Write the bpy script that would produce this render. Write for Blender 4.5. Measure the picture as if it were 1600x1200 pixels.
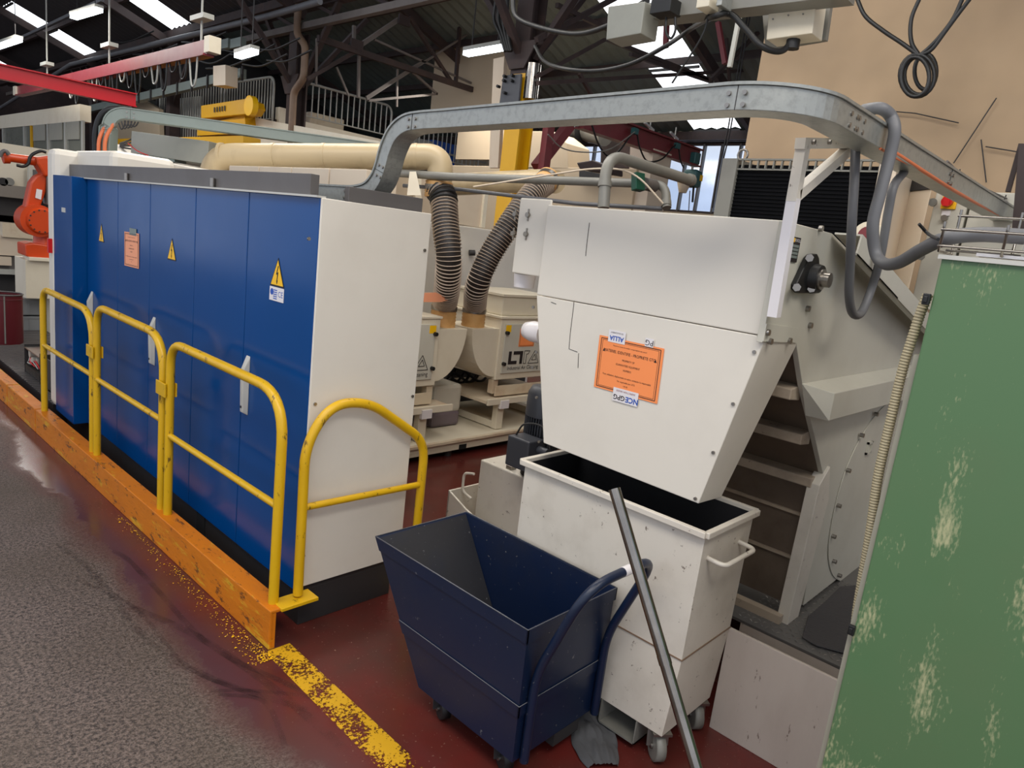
import bpy, bmesh, math, random
from mathutils import Vector, Matrix, noise
random.seed(7)
for o in list(bpy.data.objects): bpy.data.objects.remove(o)
SC = bpy.context.scene
COL = SC.collection
# ------------------------------------------------------------ camera
H = 1.75; F = 1085.0
RX = Vector((0.685, 0.065, -0.726)); RY = Vector((-0.719, 0.220, -0.659)); RZ = Vector((0.117, 0.973, 0.197))
RX.normalize(); RY = (RY - RX*RY.dot(RX)).normalized(); RZ = RX.cross(RY)
ROT = Matrix((RX, RY, RZ))                      # camera axes -> world axes
EYE = Vector((0, 0, H))
cd = bpy.data.cameras.new('camera'); cam = bpy.data.objects.new('camera', cd); COL.objects.link(cam)
cam.matrix_world = Matrix.Translation(EYE) @ ROT.to_4x4()
cd.sensor_width = 36; cd.lens = F/1600*36; cd.clip_start = .05; cd.clip_end = 200
SC.camera = cam
# ------------------------------------------------------------ exposure, world, big lights
vs = SC.view_settings; vs.view_transform = 'Standard'; vs.look = 'None'; vs.gamma = 1; vs.use_curve_mapping = False
vs.exposure = 0.40
def S(r, g, b):
    f = lambda c: (c/255/12.92) if c/255 <= .04045 else ((c/255+.055)/1.055)**2.4
    return (f(r), f(g), f(b), 1)
W = bpy.data.worlds.new('world'); SC.world = W; W.use_nodes = True
nt = W.node_tree; nt.nodes.clear()
out = nt.nodes.new('ShaderNodeOutputWorld'); bg = nt.nodes.new('ShaderNodeBackground')
tc = nt.nodes.new('ShaderNodeTexCoord'); nz = nt.nodes.new('ShaderNodeTexNoise'); rp = nt.nodes.new('ShaderNodeValToRGB')
nz.inputs['Scale'].default_value = 5; nz.inputs['Detail'].default_value = 5
rp.color_ramp.elements[0].position = .4; rp.color_ramp.elements[0].color = (.56, .66, .86, 1)
rp.color_ramp.elements[1].position = .62; rp.color_ramp.elements[1].color = (.95, .96, 1, 1)
nt.links.new(tc.outputs['Generated'], nz.inputs['Vector']); nt.links.new(nz.outputs['Fac'], rp.inputs['Fac'])
nt.links.new(rp.outputs['Color'], bg.inputs['Color']); bg.inputs['Strength'].default_value = .85
nt.links.new(bg.outputs[0], out.inputs[0])
def area(name, loc, sx, sy, watts, col=(1, .95, .88), tilt=(0, 0, 0)):
    l = bpy.data.lights.new(name, 'AREA'); l.shape = 'RECTANGLE'; l.size = sx; l.size_y = sy; l.energy = watts; l.color = col
    o = bpy.data.objects.new(name, l); o.location = loc; o.rotation_euler = tilt; COL.objects.link(o); return o
area('overhead_fill', (-.6, 1.2, 5.2), 1.6, 6.0, 150)  # added area lights without fixtures, standing in for rows of ceiling lamps
area('overhead_fill', (1.0, -1.6, 5.0), 3.0, 1.2, 90)
area('overhead_fill', (3.2, 2.4, 4.9), .9, 3.0, 55)
area('overhead_fill', (3.2, 6.5, 4.9), .9, 5.0, 110)
area('overhead_fill', (9.0, 9.0, 4.3), 2.0, 4.0, 110)
area('overhead_fill', (3.2, 14.5, 4.7), .9, 5.0, 130)

# ------------------------------------------------------------ geometry helpers
def ray(px, py): return ROT @ Vector(((px-800)/F, -(py-600)/F, -1))
def P(px, py, x=None, y=None, z=None, d=None):   # sight line through a measured spot, met with a real plane
    r = ray(px, py)
    if d is not None: return EYE + r*d
    if x is not None: t = x/r.x
    elif y is not None: t = y/r.y
    else: t = (z-H)/r.z
    return EYE + r*t
V = Vector
class MB:
    def __init__(s): s.v = []; s.f = []; s.sm = []
    def add(s, vs_, fs, smooth=False):
        n = len(s.v); s.v += [tuple(v) for v in vs_]
        for f in fs: s.f.append(tuple(i+n for i in f)); s.sm.append(smooth)
        return s
    def box(s, a, b):
        (x0, y0, z0), (x1, y1, z1) = a, b
        return s.add([(x0,y0,z0),(x1,y0,z0),(x1,y1,z0),(x0,y1,z0),(x0,y0,z1),(x1,y0,z1),(x1,y1,z1),(x0,y1,z1)],
                     [(0,3,2,1),(4,5,6,7),(0,1,5,4),(1,2,6,5),(2,3,7,6),(3,0,4,7)])
    def prism(s, pts, vec):
        n = len(pts); vec = V(vec); pts = [V(p) for p in pts]
        nr = V((0,0,0))
        for i in range(n): nr += pts[i].cross(pts[(i+1) % n])
        if nr.dot(vec) > 0: pts = pts[::-1]
        return s.add(pts+[p+vec for p in pts], [tuple(range(n)), tuple(range(2*n-1, n-1, -1))]+[((i+1) % n, i, i+n, (i+1) % n+n) for i in range(n)])
    def bar(s, a, b, w, h=None, up=(0, 0, 1)):
        a = V(a); b = V(b); h = h or w; t = (b-a).normalized(); up = V(up)
        if abs(t.dot(up)) > .98: up = V((1, 0, 0))
        sd = t.cross(up).normalized(); u = sd.cross(t).normalized()
        q = [sd*(i*w/2)+u*(j*h/2) for i, j in ((-1,-1),(1,-1),(1,1),(-1,1))]
        return s.prism([a+k for k in q], b-a)
    def tube(s, pts, r, seg=12, cap=True, closed=False):
        pts = [V(p) for p in pts]; n = len(pts); rr = r if isinstance(r, (list, tuple)) else [r]*n
        ref = None; rings = []
        for i, p in enumerate(pts):
            if closed: t = pts[(i+1) % n]-pts[i-1]
            else: t = pts[min(i+1, n-1)]-pts[max(i-1, 0)]
            t.normalize()
            if ref is None: ref = t.orthogonal().normalized()
            ref = (ref-t*ref.dot(t)).normalized(); b = t.cross(ref)
            rings.append([p+(ref*math.cos(2*math.pi*k/seg)+b*math.sin(2*math.pi*k/seg))*rr[i] for k in range(seg)])
        vs_ = [q for g in rings for q in g]; fs = []
        m = n if closed else n-1
        for i in range(m):
            j = (i+1) % n
            for k in range(seg): fs.append((i*seg+k, i*seg+(k+1) % seg, j*seg+(k+1) % seg, j*seg+k))
        s.add(vs_, fs, True)
        if cap and not closed:
            s.add(rings[0][::-1], [tuple(range(seg))]); s.add(rings[-1], [tuple(range(seg))])
        return s
    def cyl(s, a, b, r, seg=16, r2=None): return s.tube([a, b], [r, r if r2 is None else r2], seg)
    def sweep(s, pts, w, h, up):                  # rectangular section along a path; w sideways, h along up
        pts = [V(p) for p in pts]; rings = []
        for i, p in enumerate(pts):
            t = (pts[min(i+1, len(pts)-1)]-pts[max(i-1, 0)]).normalized()
            u = V(up[i] if isinstance(up, list) else up); sd = t.cross(u).normalized(); u = sd.cross(t).normalized()
            rings.append([p+sd*(a*w/2)+u*(b*h/2) for a, b in ((-1,-1),(1,-1),(1,1),(-1,1))])
        fs = [(0,1,2,3)]+[(4*i+k, 4*i+4+k, 4*i+4+(k+1) % 4, 4*i+(k+1) % 4) for i in range(len(pts)-1) for k in range(4)]
        n = 4*(len(pts)-1); fs.append((n+3, n+2, n+1, n))
        return s.add([q for g in rings for q in g], fs)
    def build(s, name, m, parent=None, bevel=0, label=None, kind=None, cat=None, group=None, origin=None):
        off = V((0, 0, 0)); p = parent
        while p is not None: off += p.location; p = p.parent
        if parent is None and origin is None and s.v:
            xs = [v[0] for v in s.v]; ys = [v[1] for v in s.v]; zs = [v[2] for v in s.v]
            origin = ((min(xs)+max(xs))/2, (min(ys)+max(ys))/2, min(zs))
        loc = V((0, 0, 0))
        if parent is None: loc = V(origin) if origin is not None else loc
        off = off+loc
        me = bpy.data.meshes.new(name); me.from_pydata([(v[0]-off.x, v[1]-off.y, v[2]-off.z) for v in s.v], [], s.f)
        me.polygons.foreach_set('use_smooth', s.sm); me.update()
        bm = bmesh.new(); bm.from_mesh(me); bmesh.ops.recalc_face_normals(bm, faces=bm.faces); bm.to_mesh(me); bm.free()
        me.materials.append(m)
        o = bpy.data.objects.new(name, me); COL.objects.link(o); o.location = loc; o.parent = parent
        if bevel:
            b = o.modifiers.new('bevel', 'BEVEL'); b.width = bevel; b.segments = 2; b.limit_method = 'ANGLE'; b.angle_limit = .6
        return tag(o, label, cat, group, kind)
def tag(o, label=None, cat=None, group=None, kind=None):
    for k, v in (('label', label), ('category', cat), ('group', group), ('kind', kind)):
        if v: o[k] = v
    return o
def thing(name, label, cat, loc, group=None):
    o = bpy.data.objects.new(name, None); COL.objects.link(o); o.location = loc; o.empty_display_size = .1
    return tag(o, label, cat, group)
def arc(pts, r, n=6):                             # round the inner corners of a polyline
    pts = [V(p) for p in pts]; res = [pts[0]]
    for i in range(1, len(pts)-1):
        a, b, c = pts[i-1], pts[i], pts[i+1]; rr = r[i-1] if isinstance(r, (list, tuple)) else r
        da = (a-b); db = (c-b); k = min(rr, da.length*.49, db.length*.49)
        p0 = b+da.normalized()*k; p1 = b+db.normalized()*k
        for j in range(n+1):
            t = j/n; res.append(p0*(1-t)**2+b*2*t*(1-t)+p1*t*t)
    return res+[pts[-1]]
def spline(pts, n=8):                             # Catmull-Rom
    pts = [V(p) for p in pts]; q = [pts[0]*2-pts[1]]+pts+[pts[-1]*2-pts[-2]]; res = []
    for i in range(1, len(q)-2):
        for j in range(n):
            t = j/n; a, b, c, d = q[i-1:i+3]
            res.append(((b*2)+(c-a)*t+(a*2-b*5+c*4-d)*t*t+(b*3-a-c*3+d)*t**3)*.5)
    return res+[pts[-1]]
def text(body, m, parent, org, xd, ud, size, name='lettering', align='CENTER', bold=0, sx=1):
    c = bpy.data.curves.new('t', 'FONT'); c.body = body; c.size = size; c.align_x = align; c.align_y = 'CENTER'; c.offset = bold; c.resolution_u = 2
    t = bpy.data.objects.new('t', c); COL.objects.link(t); bpy.context.view_layer.update()
    me = bpy.data.meshes.new_from_object(t.evaluated_get(bpy.context.evaluated_depsgraph_get())); bpy.data.objects.remove(t)
    off = V((0, 0, 0)); p = parent
    while p is not None: off += p.location; p = p.parent
    xd = V(xd).normalized(); ud = V(ud); ud = (ud-xd*ud.dot(xd)).normalized(); nr = xd.cross(ud)
    for v in me.vertices: v.co = V(org)-off+xd*v.co.x*sx+ud*v.co.y
    me.materials.clear(); me.materials.append(m)
    o = bpy.data.objects.new(name, me); COL.objects.link(o); o.parent = parent
    return o

# ------------------------------------------------------------ materials
def mat(name, col, rough=.5, metal=0, dirt=0, dcol=(60, 50, 42), dscale=3, spec=.5, fleck=0, fcol=(40, 30, 25), fscale=60, stretch=(1, 1, 1), bump=0, bscale=40, coat=0, rvar=.1, cloud=0):
    m = bpy.data.materials.new(name); m.use_nodes = True; n = m.node_tree.nodes; l = m.node_tree.links; b = n['Principled BSDF']
    b.inputs['Roughness'].default_value = rough; b.inputs['Metallic'].default_value = metal; b.inputs['Specular IOR Level'].default_value = spec
    if coat: b.inputs['Coat Weight'].default_value = coat; b.inputs['Coat Roughness'].default_value = .08
    base = S(*col); geo = n.new('ShaderNodeNewGeometry'); mp = n.new('ShaderNodeMapping'); l.new(geo.outputs['Position'], mp.inputs[0]); mp.inputs['Scale'].default_value = stretch
    cur = None
    rgb = n.new('ShaderNodeRGB'); rgb.outputs[0].default_value = base; cur = rgb.outputs[0]
    def layer(cur, scale, lo, hi, c2, amt, detail=6, src=None, rough_=.6):
        t = n.new('ShaderNodeTexNoise'); t.inputs['Scale'].default_value = scale; t.inputs['Detail'].default_value = detail; t.inputs['Roughness'].default_value = rough_
        l.new(mp.outputs[0], t.inputs['Vector'])
        r = n.new('ShaderNodeMapRange'); r.inputs[1].default_value = lo; r.inputs[2].default_value = hi; r.inputs[4].default_value = amt; l.new(t.outputs['Fac'], r.inputs[0])
        mx = n.new('ShaderNodeMix'); mx.data_type = 'RGBA'; l.new(r.outputs[0], mx.inputs[0]); l.new(cur, mx.inputs[6]); mx.inputs[7].default_value = S(*c2)
        return mx.outputs[2], r.outputs[0]
    if cloud: cur, _ = layer(cur, 1.3, .35, .7, tuple(int(c*.72) for c in col), cloud, 3)
    if dirt: cur, _ = layer(cur, dscale, .48, .8, dcol, dirt)
    if fleck: cur, fk = layer(cur, fscale, .66-.08*fleck, .68-.05*fleck, fcol, .85, 8, rough_=.7)
    l.new(cur, b.inputs['Base Color'])
    if rvar:
        t = n.new('ShaderNodeTexNoise'); t.inputs['Scale'].default_value = 7; t.inputs['Detail'].default_value = 4; l.new(geo.outputs['Position'], t.inputs['Vector'])
        r = n.new('ShaderNodeMapRange'); r.inputs[3].default_value = max(0, rough-rvar); r.inputs[4].default_value = min(1, rough+rvar); l.new(t.outputs['Fac'], r.inputs[0]); l.new(r.outputs[0], b.inputs['Roughness'])
    if bump:
        t = n.new('ShaderNodeTexNoise'); t.inputs['Scale'].default_value = bscale; t.inputs['Detail'].default_value = 4; l.new(mp.outputs[0], t.inputs['Vector'])
        bp = n.new('ShaderNodeBump'); bp.inputs['Strength'].default_value = bump; bp.inputs['Distance'].default_value = .01; l.new(t.outputs['Fac'], bp.inputs['Height']); l.new(bp.outputs[0], b.inputs['Normal'])
    return m
def emit(name, col, k):
    m = bpy.data.materials.new(name); m.use_nodes = True; b = m.node_tree.nodes['Principled BSDF']
    b.inputs['Base Color'].default_value = S(*col); b.inputs['Emission Color'].default_value = S(*col); b.inputs['Emission Strength'].default_value = k; return m
M = {}
M['blue'] = mat('blue_enamel', (0, 66, 128), .18, spec=.28, rvar=.05, cloud=.15)
M['white'] = mat('white_panel', (220, 213, 200), .42, dirt=.10, dcol=(150, 138, 120), dscale=4, rvar=.08)
M['white_worn'] = mat('worn_white', (212, 204, 190), .45, dirt=.28, dcol=(140, 125, 105), dscale=6, fleck=.25, fscale=28, fcol=(95, 80, 68))
M['white_grey'] = mat('grey_white', (196, 192, 178), .45, dirt=.18, dcol=(130, 118, 98), dscale=3)
M['white_dirty'] = mat('dirty_white', (176, 160, 140), .6, dirt=.75, dcol=(78, 58, 42), dscale=3, fleck=.4, fscale=22)
M['pinkwhite'] = mat('scuffed_white', (188, 176, 164), .55, dirt=.3, dcol=(140, 120, 108), dscale=5, fleck=.35, fscale=30, fcol=(105, 88, 78), stretch=(1, 1, .35))
M['cream'] = mat('cream_paint', (218, 208, 186), .5, dirt=.2, dcol=(160, 130, 90), dscale=3)
M['cream_rust'] = mat('cream_rusty', (206, 190, 164), .55, dirt=.55, dcol=(150, 92, 45), dscale=5)
M['duct'] = mat('duct_plastic', (186, 166, 130), .38, dirt=.9, dcol=(108, 90, 70), dscale=2.6, stretch=(1, 1, .4))
M['yellow'] = mat('yellow_rail', (214, 168, 14), .38, dirt=.3, dcol=(170, 125, 20), dscale=8, fleck=.85, fscale=24, fcol=(70, 48, 22), stretch=(1, 1, .4), bump=.1)
M['kerb'] = mat('kerb_orange', (208, 118, 6), .5, dirt=.45, dcol=(165, 85, 10), dscale=7, fleck=1.0, fscale=20, fcol=(80, 46, 16), stretch=(1, .4, 1), bump=.3, bscale=25)
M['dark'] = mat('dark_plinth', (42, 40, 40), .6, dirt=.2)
M['bracketgrey'] = mat('dark_grey_steel', (92, 88, 86), .5, dirt=.2)
M['black'] = mat('black_rubber', (20, 20, 20), .5)
M['blackm'] = mat('black_matte', (12, 12, 13), .8)
M['handle'] = mat('light_grey_plastic', (190, 188, 180), .4)
M['galv'] = mat('galvanised', (158, 159, 153), .38, metal=.55, dirt=.55, dcol=(104, 106, 102), dscale=45, bump=.08, bscale=60, rvar=.12)
M['galv2'] = mat('grey_trunking', (128, 138, 132), .42, metal=.25, dirt=.15, dscale=5)
M['chrome'] = mat('chrome_pipe', (150, 144, 136), .14, metal=1, dirt=.5, dcol=(70, 62, 55), dscale=9)
M['steel'] = mat('bolt_steel', (150, 145, 138), .3, metal=.9, rvar=0)
M['navy'] = mat('navy_cart', (10, 26, 52), .38, dirt=.4, dcol=(28, 34, 46), dscale=4, fleck=.12, fscale=40, fcol=(110, 110, 110))
M['navyin'] = mat('navy_inside', (8, 26, 56), .45, dirt=.75, dcol=(36, 36, 40), dscale=2.2, fleck=.1, fscale=50, fcol=(120, 120, 120))
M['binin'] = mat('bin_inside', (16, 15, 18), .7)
M['green'] = None
M['orange'] = mat('orange_paper', (248, 145, 82), .55, rvar=0)
M['orangepale'] = mat('pale_orange_paper', (240, 160, 120), .55, rvar=0)
M['ink'] = mat('ink_black', (35, 28, 28), .6, rvar=0)
M['inkblue'] = mat('ink_blue', (35, 80, 170), .6, rvar=0)
M['paper'] = mat('tape_white', (225, 220, 220), .3, rvar=0)
M['sticker'] = mat('sticker_yellow', (245, 190, 15), .4, rvar=0)
M['grey'] = mat('grey_box', (146, 146, 136), .45, dirt=.2)
M['motor'] = mat('motor_grey', (62, 64, 70), .45, dirt=.2)
M['pipe'] = mat('grey_pvc', (124, 122, 114), .42, dirt=.4, dcol=(80, 76, 70), dscale=5)
M['conduit'] = mat('grey_conduit', (98, 98, 100), .5, dirt=.3, dcol=(60, 60, 62))
M['robot'] = mat('robot_orange', (200, 66, 14), .35, dirt=.2, dcol=(150, 50, 20))
M['red'] = mat('red_beam', (180, 6, 26), .35)
M['faded'] = mat('faded_red_beam', (132, 46, 54), .35, dirt=.5, dcol=(178, 84, 62), dscale=.8)
M['maroon'] = mat('maroon_steel', (112, 40, 45), .45, dirt=.3)
M['rust'] = mat('rusty_truss', (54, 42, 40), .7, dirt=.5, dcol=(92, 66, 56))
M['roof'] = mat('roof_sheet', (50, 46, 46), .75, dirt=.4, dcol=(40, 34, 34), dscale=1.5)
M['roofb'] = mat('roof_sheet_green', (104, 112, 106), .7, dirt=.4, dcol=(52, 54, 50), dscale=1.5)
M['beige'] = mat('beige_wall', (170, 145, 115), .8, dirt=.3, dcol=(140, 115, 92), dscale=.9, cloud=.5)
M['beige2'] = mat('beige_wall_pale', (190, 172, 145), .8, dirt=.2, dcol=(175, 150, 120), dscale=1)
M['cabbeige'] = mat('beige_cabinet', (206, 190, 168), .45, dirt=.3, dcol=(180, 150, 125), dscale=2)
M['skyl'] = emit('skylight_panel', (245, 250, 255), 1.6)
M['tube'] = emit('lamp_tube', (235, 248, 255), 5)
M['grille'] = mat('radiator_core', (10, 10, 13), .8, spec=.15)
M['yellowcol'] = mat('yellow_steel', (212, 160, 10), .4, dirt=.2, dcol=(190, 130, 20))
M['teal'] = mat('teal_hoist', (40, 88, 88), .45, dirt=.3)
M['dkgreen'] = mat('dark_green_valve', (12, 72, 54), .4)
M['copper'] = mat('orange_cable', (206, 110, 66), .5)
M['rag'] = mat('grey_rag', (78, 78, 80), .9, dirt=.4, bump=.3)
M['mat'] = mat('rubber_mat', (70, 68, 70), .6, bump=.5, bscale=50)
M['plate'] = mat('checker_plate', (112, 110, 108), .36, metal=.25, dirt=.4, dcol=(50, 45, 42))
M['lozenge'] = mat('checker_raised', (165, 162, 158), .3, metal=.7)
M['drum'] = mat('maroon_drum', (92, 22, 30), .4)
M['crate'] = mat('grey_crate', (140, 142, 142), .5, dirt=.2)
M['rail'] = mat('mezz_rail', (168, 168, 160), .4, dirt=.3)
M['tank'] = mat('tank_plastic', (188, 182, 168), .35, dirt=.2)
M['liquid'] = mat('tank_liquid', (110, 98, 104), .3)
M['officeglass'] = mat('office_glass', (120, 122, 112), .15, cloud=.3)
M['redsw'] = mat('red_switch', (200, 20, 20), .35)
M['blind'] = mat('window_blind', (140, 138, 126), .6)
M['collar'] = mat('hose_cuff', (206, 160, 100), .5, dirt=.5, dcol=(150, 90, 40), dscale=8)
M['hoseb'] = mat('hose_ribbon', (38, 32, 30), .5)
M['hosew'] = mat('hose_wire', (176, 158, 140), .45)
def glass_mat():
    m = bpy.data.materials.new('window_glass'); m.use_nodes = True; n = m.node_tree.nodes; l = m.node_tree.links
    n.remove(n['Principled BSDF']); o = n['Material Output']
    t = n.new('ShaderNodeBsdfTransparent'); g = n.new('ShaderNodeBsdfGlossy'); g.inputs['Roughness'].default_value = .1; x = n.new('ShaderNodeMixShader'); x.inputs[0].default_value = .08
    t.inputs[0].default_value = (.93, .96, 1, 1); l.new(t.outputs[0], x.inputs[1]); l.new(g.outputs[0], x.inputs[2]); l.new(x.outputs[0], o.inputs[0]); return m
M['glass'] = glass_mat()
def green_mat():
    m = mat('green_enamel', (84, 116, 78), .42, dirt=.35, dcol=(96, 112, 78), dscale=2.5, rvar=.1); n = m.node_tree.nodes; l = m.node_tree.links; b = n['Principled BSDF']
    src = b.inputs['Base Color'].links[0].from_socket
    geo = n.new('ShaderNodeNewGeometry'); mp = n.new('ShaderNodeMapping'); mp.inputs['Scale'].default_value = (1, 1, .35); l.new(geo.outputs['Position'], mp.inputs[0])
    a = n.new('ShaderNodeTexNoise'); a.inputs['Scale'].default_value = 9; a.inputs['Detail'].default_value = 3; l.new(mp.outputs[0], a.inputs['Vector'])
    c = n.new('ShaderNodeTexNoise'); c.inputs['Scale'].default_value = 150; c.inputs['Detail'].default_value = 8; l.new(mp.outputs[0], c.inputs['Vector'])
    r = n.new('ShaderNodeMapRange'); r.inputs[1].default_value = .48; r.inputs[2].default_value = .72; l.new(a.outputs['Fac'], r.inputs[0])
    ad = n.new('ShaderNodeMath'); ad.operation = 'MULTIPLY_ADD'; l.new(r.outputs[0], ad.inputs[0]); ad.inputs[1].default_value = .42; l.new(c.outputs['Fac'], ad.inputs[2])
    q = n.new('ShaderNodeMapRange'); q.inputs[1].default_value = .69; q.inputs[2].default_value = 1.0; q.inputs[4].default_value = .7; l.new(ad.outputs[0], q.inputs[0])
    mx = n.new('ShaderNodeMix'); mx.data_type = 'RGBA'; l.new(q.outputs[0], mx.inputs[0]); l.new(src, mx.inputs[6]); mx.inputs[7].default_value = S(196, 190, 148); l.new(mx.outputs[2], b.inputs['Base Color']); return m
M['green'] = green_mat()
def floor_mat():
    m = bpy.data.materials.new('floor_paint_and_asphalt'); m.use_nodes = True; n = m.node_tree.nodes; l = m.node_tree.links; b = n['Principled BSDF']
    geo = n.new('ShaderNodeNewGeometry'); sp = n.new('ShaderNodeSeparateXYZ'); l.new(geo.outputs['Position'], sp.inputs[0])
    def noi(s, d=5, r=.55):
        t = n.new('ShaderNodeTexNoise'); t.inputs['Scale'].default_value = s; t.inputs['Detail'].default_value = d; t.inputs['Roughness'].default_value = r; l.new(geo.outputs['Position'], t.inputs['Vector']); return t.outputs['Fac']
    def mr(s, a, c, lo=0, hi=1):
        r = n.new('ShaderNodeMapRange'); r.inputs[1].default_value = a; r.inputs[2].default_value = c; r.inputs[3].default_value = lo; r.inputs[4].default_value = hi; l.new(s, r.inputs[0]); return r.outputs[0]
    def mix(f, a, c):
        x = n.new('ShaderNodeMix'); x.data_type = 'RGBA'
        for k, v in ((0, f), (6, a), (7, c)):
            if isinstance(v, tuple): x.inputs[k].default_value = v
            elif isinstance(v, float): x.inputs[k].default_value = v
            else: l.new(v, x.inputs[k])
        return x.outputs[2]
    def math_(op, a, c=None, d=None):
        x = n.new('ShaderNodeMath'); x.operation = op
        for k, v in enumerate((a, c, d)):
            if v is None: continue
            if isinstance(v, (int, float)): x.inputs[k].default_value = v
            else: l.new(v, x.inputs[k])
        return x.outputs[0]
    asph = mix(mr(noi(70, 6, .85), .43, .57), S(48, 41, 40), S(142, 125, 115)); asph = mix(mr(noi(1.2, 3), .35, .7, 0, .6), asph, S(84, 72, 58)); asph = mix(mr(noi(45, 3), .70, .74, 0, .6), asph, S(150, 135, 120))
    red = mix(mr(noi(2.0, 5), .35, .65), S(98, 34, 30), S(78, 42, 36)); red = mix(mr(noi(9, 6), .5, .75, 0, .5), red, S(84, 34, 30)); red = mix(mr(noi(70, 6), .66, .70, 0, .6), red, S(150, 120, 105))
    edge = math_('ADD', sp.outputs['X'], math_('MULTIPLY_ADD', noi(1.1, 5), .5, -.25))
    edge = math_('ADD', edge, math_('MULTIPLY_ADD', noi(9, 5), .10, -.05))
    fac = mr(edge, .98, 1.12)
    purple = S(84, 52, 52)
    red2 = mix(mr(edge, 1.1, 1.32), purple, red)
    col = mix(fac, asph, red2); l.new(col, b.inputs['Base Color'])
    rg = math_('MULTIPLY_ADD', fac, -.27, .50); rg = math_('ADD', rg, math_('MULTIPLY_ADD', noi(3, 5), .3, -.15)); l.new(rg, b.inputs['Roughness'])
    bp = n.new('ShaderNodeBump'); bp.inputs['Distance'].default_value = .012; l.new(math_('SUBTRACT', 1.0, fac), bp.inputs['Strength']); l.new(noi(130, 4), bp.inputs['Height']); l.new(bp.outputs[0], b.inputs['Normal'])
    return m
M['floor'] = floor_mat()
def worn(name, col, thr, sc, soft=.04, rough=.5, amax=1.0):
    m = bpy.data.materials.new(name); m.use_nodes = True; n = m.node_tree.nodes; l = m.node_tree.links; b = n['Principled BSDF']; b.inputs['Base Color'].default_value = S(*col); b.inputs['Roughness'].default_value = rough
    geo = n.new('ShaderNodeNewGeometry'); t = n.new('ShaderNodeTexNoise'); t.inputs['Scale'].default_value = sc; t.inputs['Detail'].default_value = 8; t.inputs['Roughness'].default_value = .7; l.new(geo.outputs['Position'], t.inputs['Vector'])
    t2 = n.new('ShaderNodeTexNoise'); t2.inputs['Scale'].default_value = sc/9; l.new(geo.outputs['Position'], t2.inputs['Vector'])
    ad = n.new('ShaderNodeMath'); ad.operation = 'MULTIPLY_ADD'; l.new(t2.outputs['Fac'], ad.inputs[0]); ad.inputs[1].default_value = .7; l.new(t.outputs['Fac'], ad.inputs[2])
    r = n.new('ShaderNodeMapRange'); r.inputs[1].default_value = thr; r.inputs[2].default_value = thr+soft; r.inputs[4].default_value = amax; l.new(ad.outputs[0], r.inputs[0]); l.new(r.outputs[0], b.inputs['Alpha']); return m
M['line'] = worn('worn_yellow_line', (205, 155, 18), .82, 75, .05)
M['tyre'] = worn('tyre_mark_dark', (48, 32, 32), .72, 9, .6, .6, .6)

M['drain'] = mat('drainpipe_brown', (122, 98, 78), .55, dirt=.4)
M['stripgrey'] = mat('edge_strip', (150, 146, 130), .5, dirt=.3)
M['worn_highlight'] = mat('worn_highlight', (96, 96, 98), .5, dirt=.6, dcol=(20, 34, 60), dscale=25)  # lighter grey that paints the highlights on the cart's worn edges
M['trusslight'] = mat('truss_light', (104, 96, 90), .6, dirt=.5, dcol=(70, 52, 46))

M['endgrey'] = mat('scuffed_dark_grey', (38, 38, 42), .45, dirt=.7, dcol=(14, 28, 54), dscale=3, fleck=.1, fscale=50, fcol=(130, 130, 130))
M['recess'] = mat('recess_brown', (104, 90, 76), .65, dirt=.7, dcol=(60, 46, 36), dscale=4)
M['conduitbeige'] = mat('beige_conduit', (165, 153, 122), .5)
def kerb_wear(m):
    n = m.node_tree.nodes; l = m.node_tree.links; b = n['Principled BSDF']; src = b.inputs['Base Color'].links[0].from_socket
    geo = n.new('ShaderNodeNewGeometry'); mp = n.new('ShaderNodeMapping'); mp.inputs['Scale'].default_value = (1, .3, 1.6); l.new(geo.outputs['Position'], mp.inputs[0])
    for sc, lo, hi, c, am in ((9, .56, .62, (214, 172, 40), .75), (60, .60, .66, (64, 44, 20), .7), (5, .60, .8, (120, 70, 20), .6)):
        t = n.new('ShaderNodeTexNoise'); t.inputs['Scale'].default_value = sc; t.inputs['Detail'].default_value = 9; t.inputs['Roughness'].default_value = .72; l.new(mp.outputs[0], t.inputs['Vector'])
        r = n.new('ShaderNodeMapRange'); r.inputs[1].default_value = lo; r.inputs[2].default_value = hi; r.inputs[4].default_value = am; l.new(t.outputs['Fac'], r.inputs[0])
        x = n.new('ShaderNodeMix'); x.data_type = 'RGBA'; l.new(r.outputs[0], x.inputs[0]); l.new(src, x.inputs[6]); x.inputs[7].default_value = S(*c); src = x.outputs[2]
    l.new(src, b.inputs['Base Color'])
kerb_wear(M['kerb'])

# ============================================================ SETTING
MB().box((-7, -6, -.1), (13.2, 33, 0)).build('floor', M['floor'], kind='structure')
m = MB()
# beige wall on the right, its corner at y 2.77
MB().box((5.5, -6, 0), (5.7, 2.77, 6.2)).build('wall_right', M['beige'], kind='structure')
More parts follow.
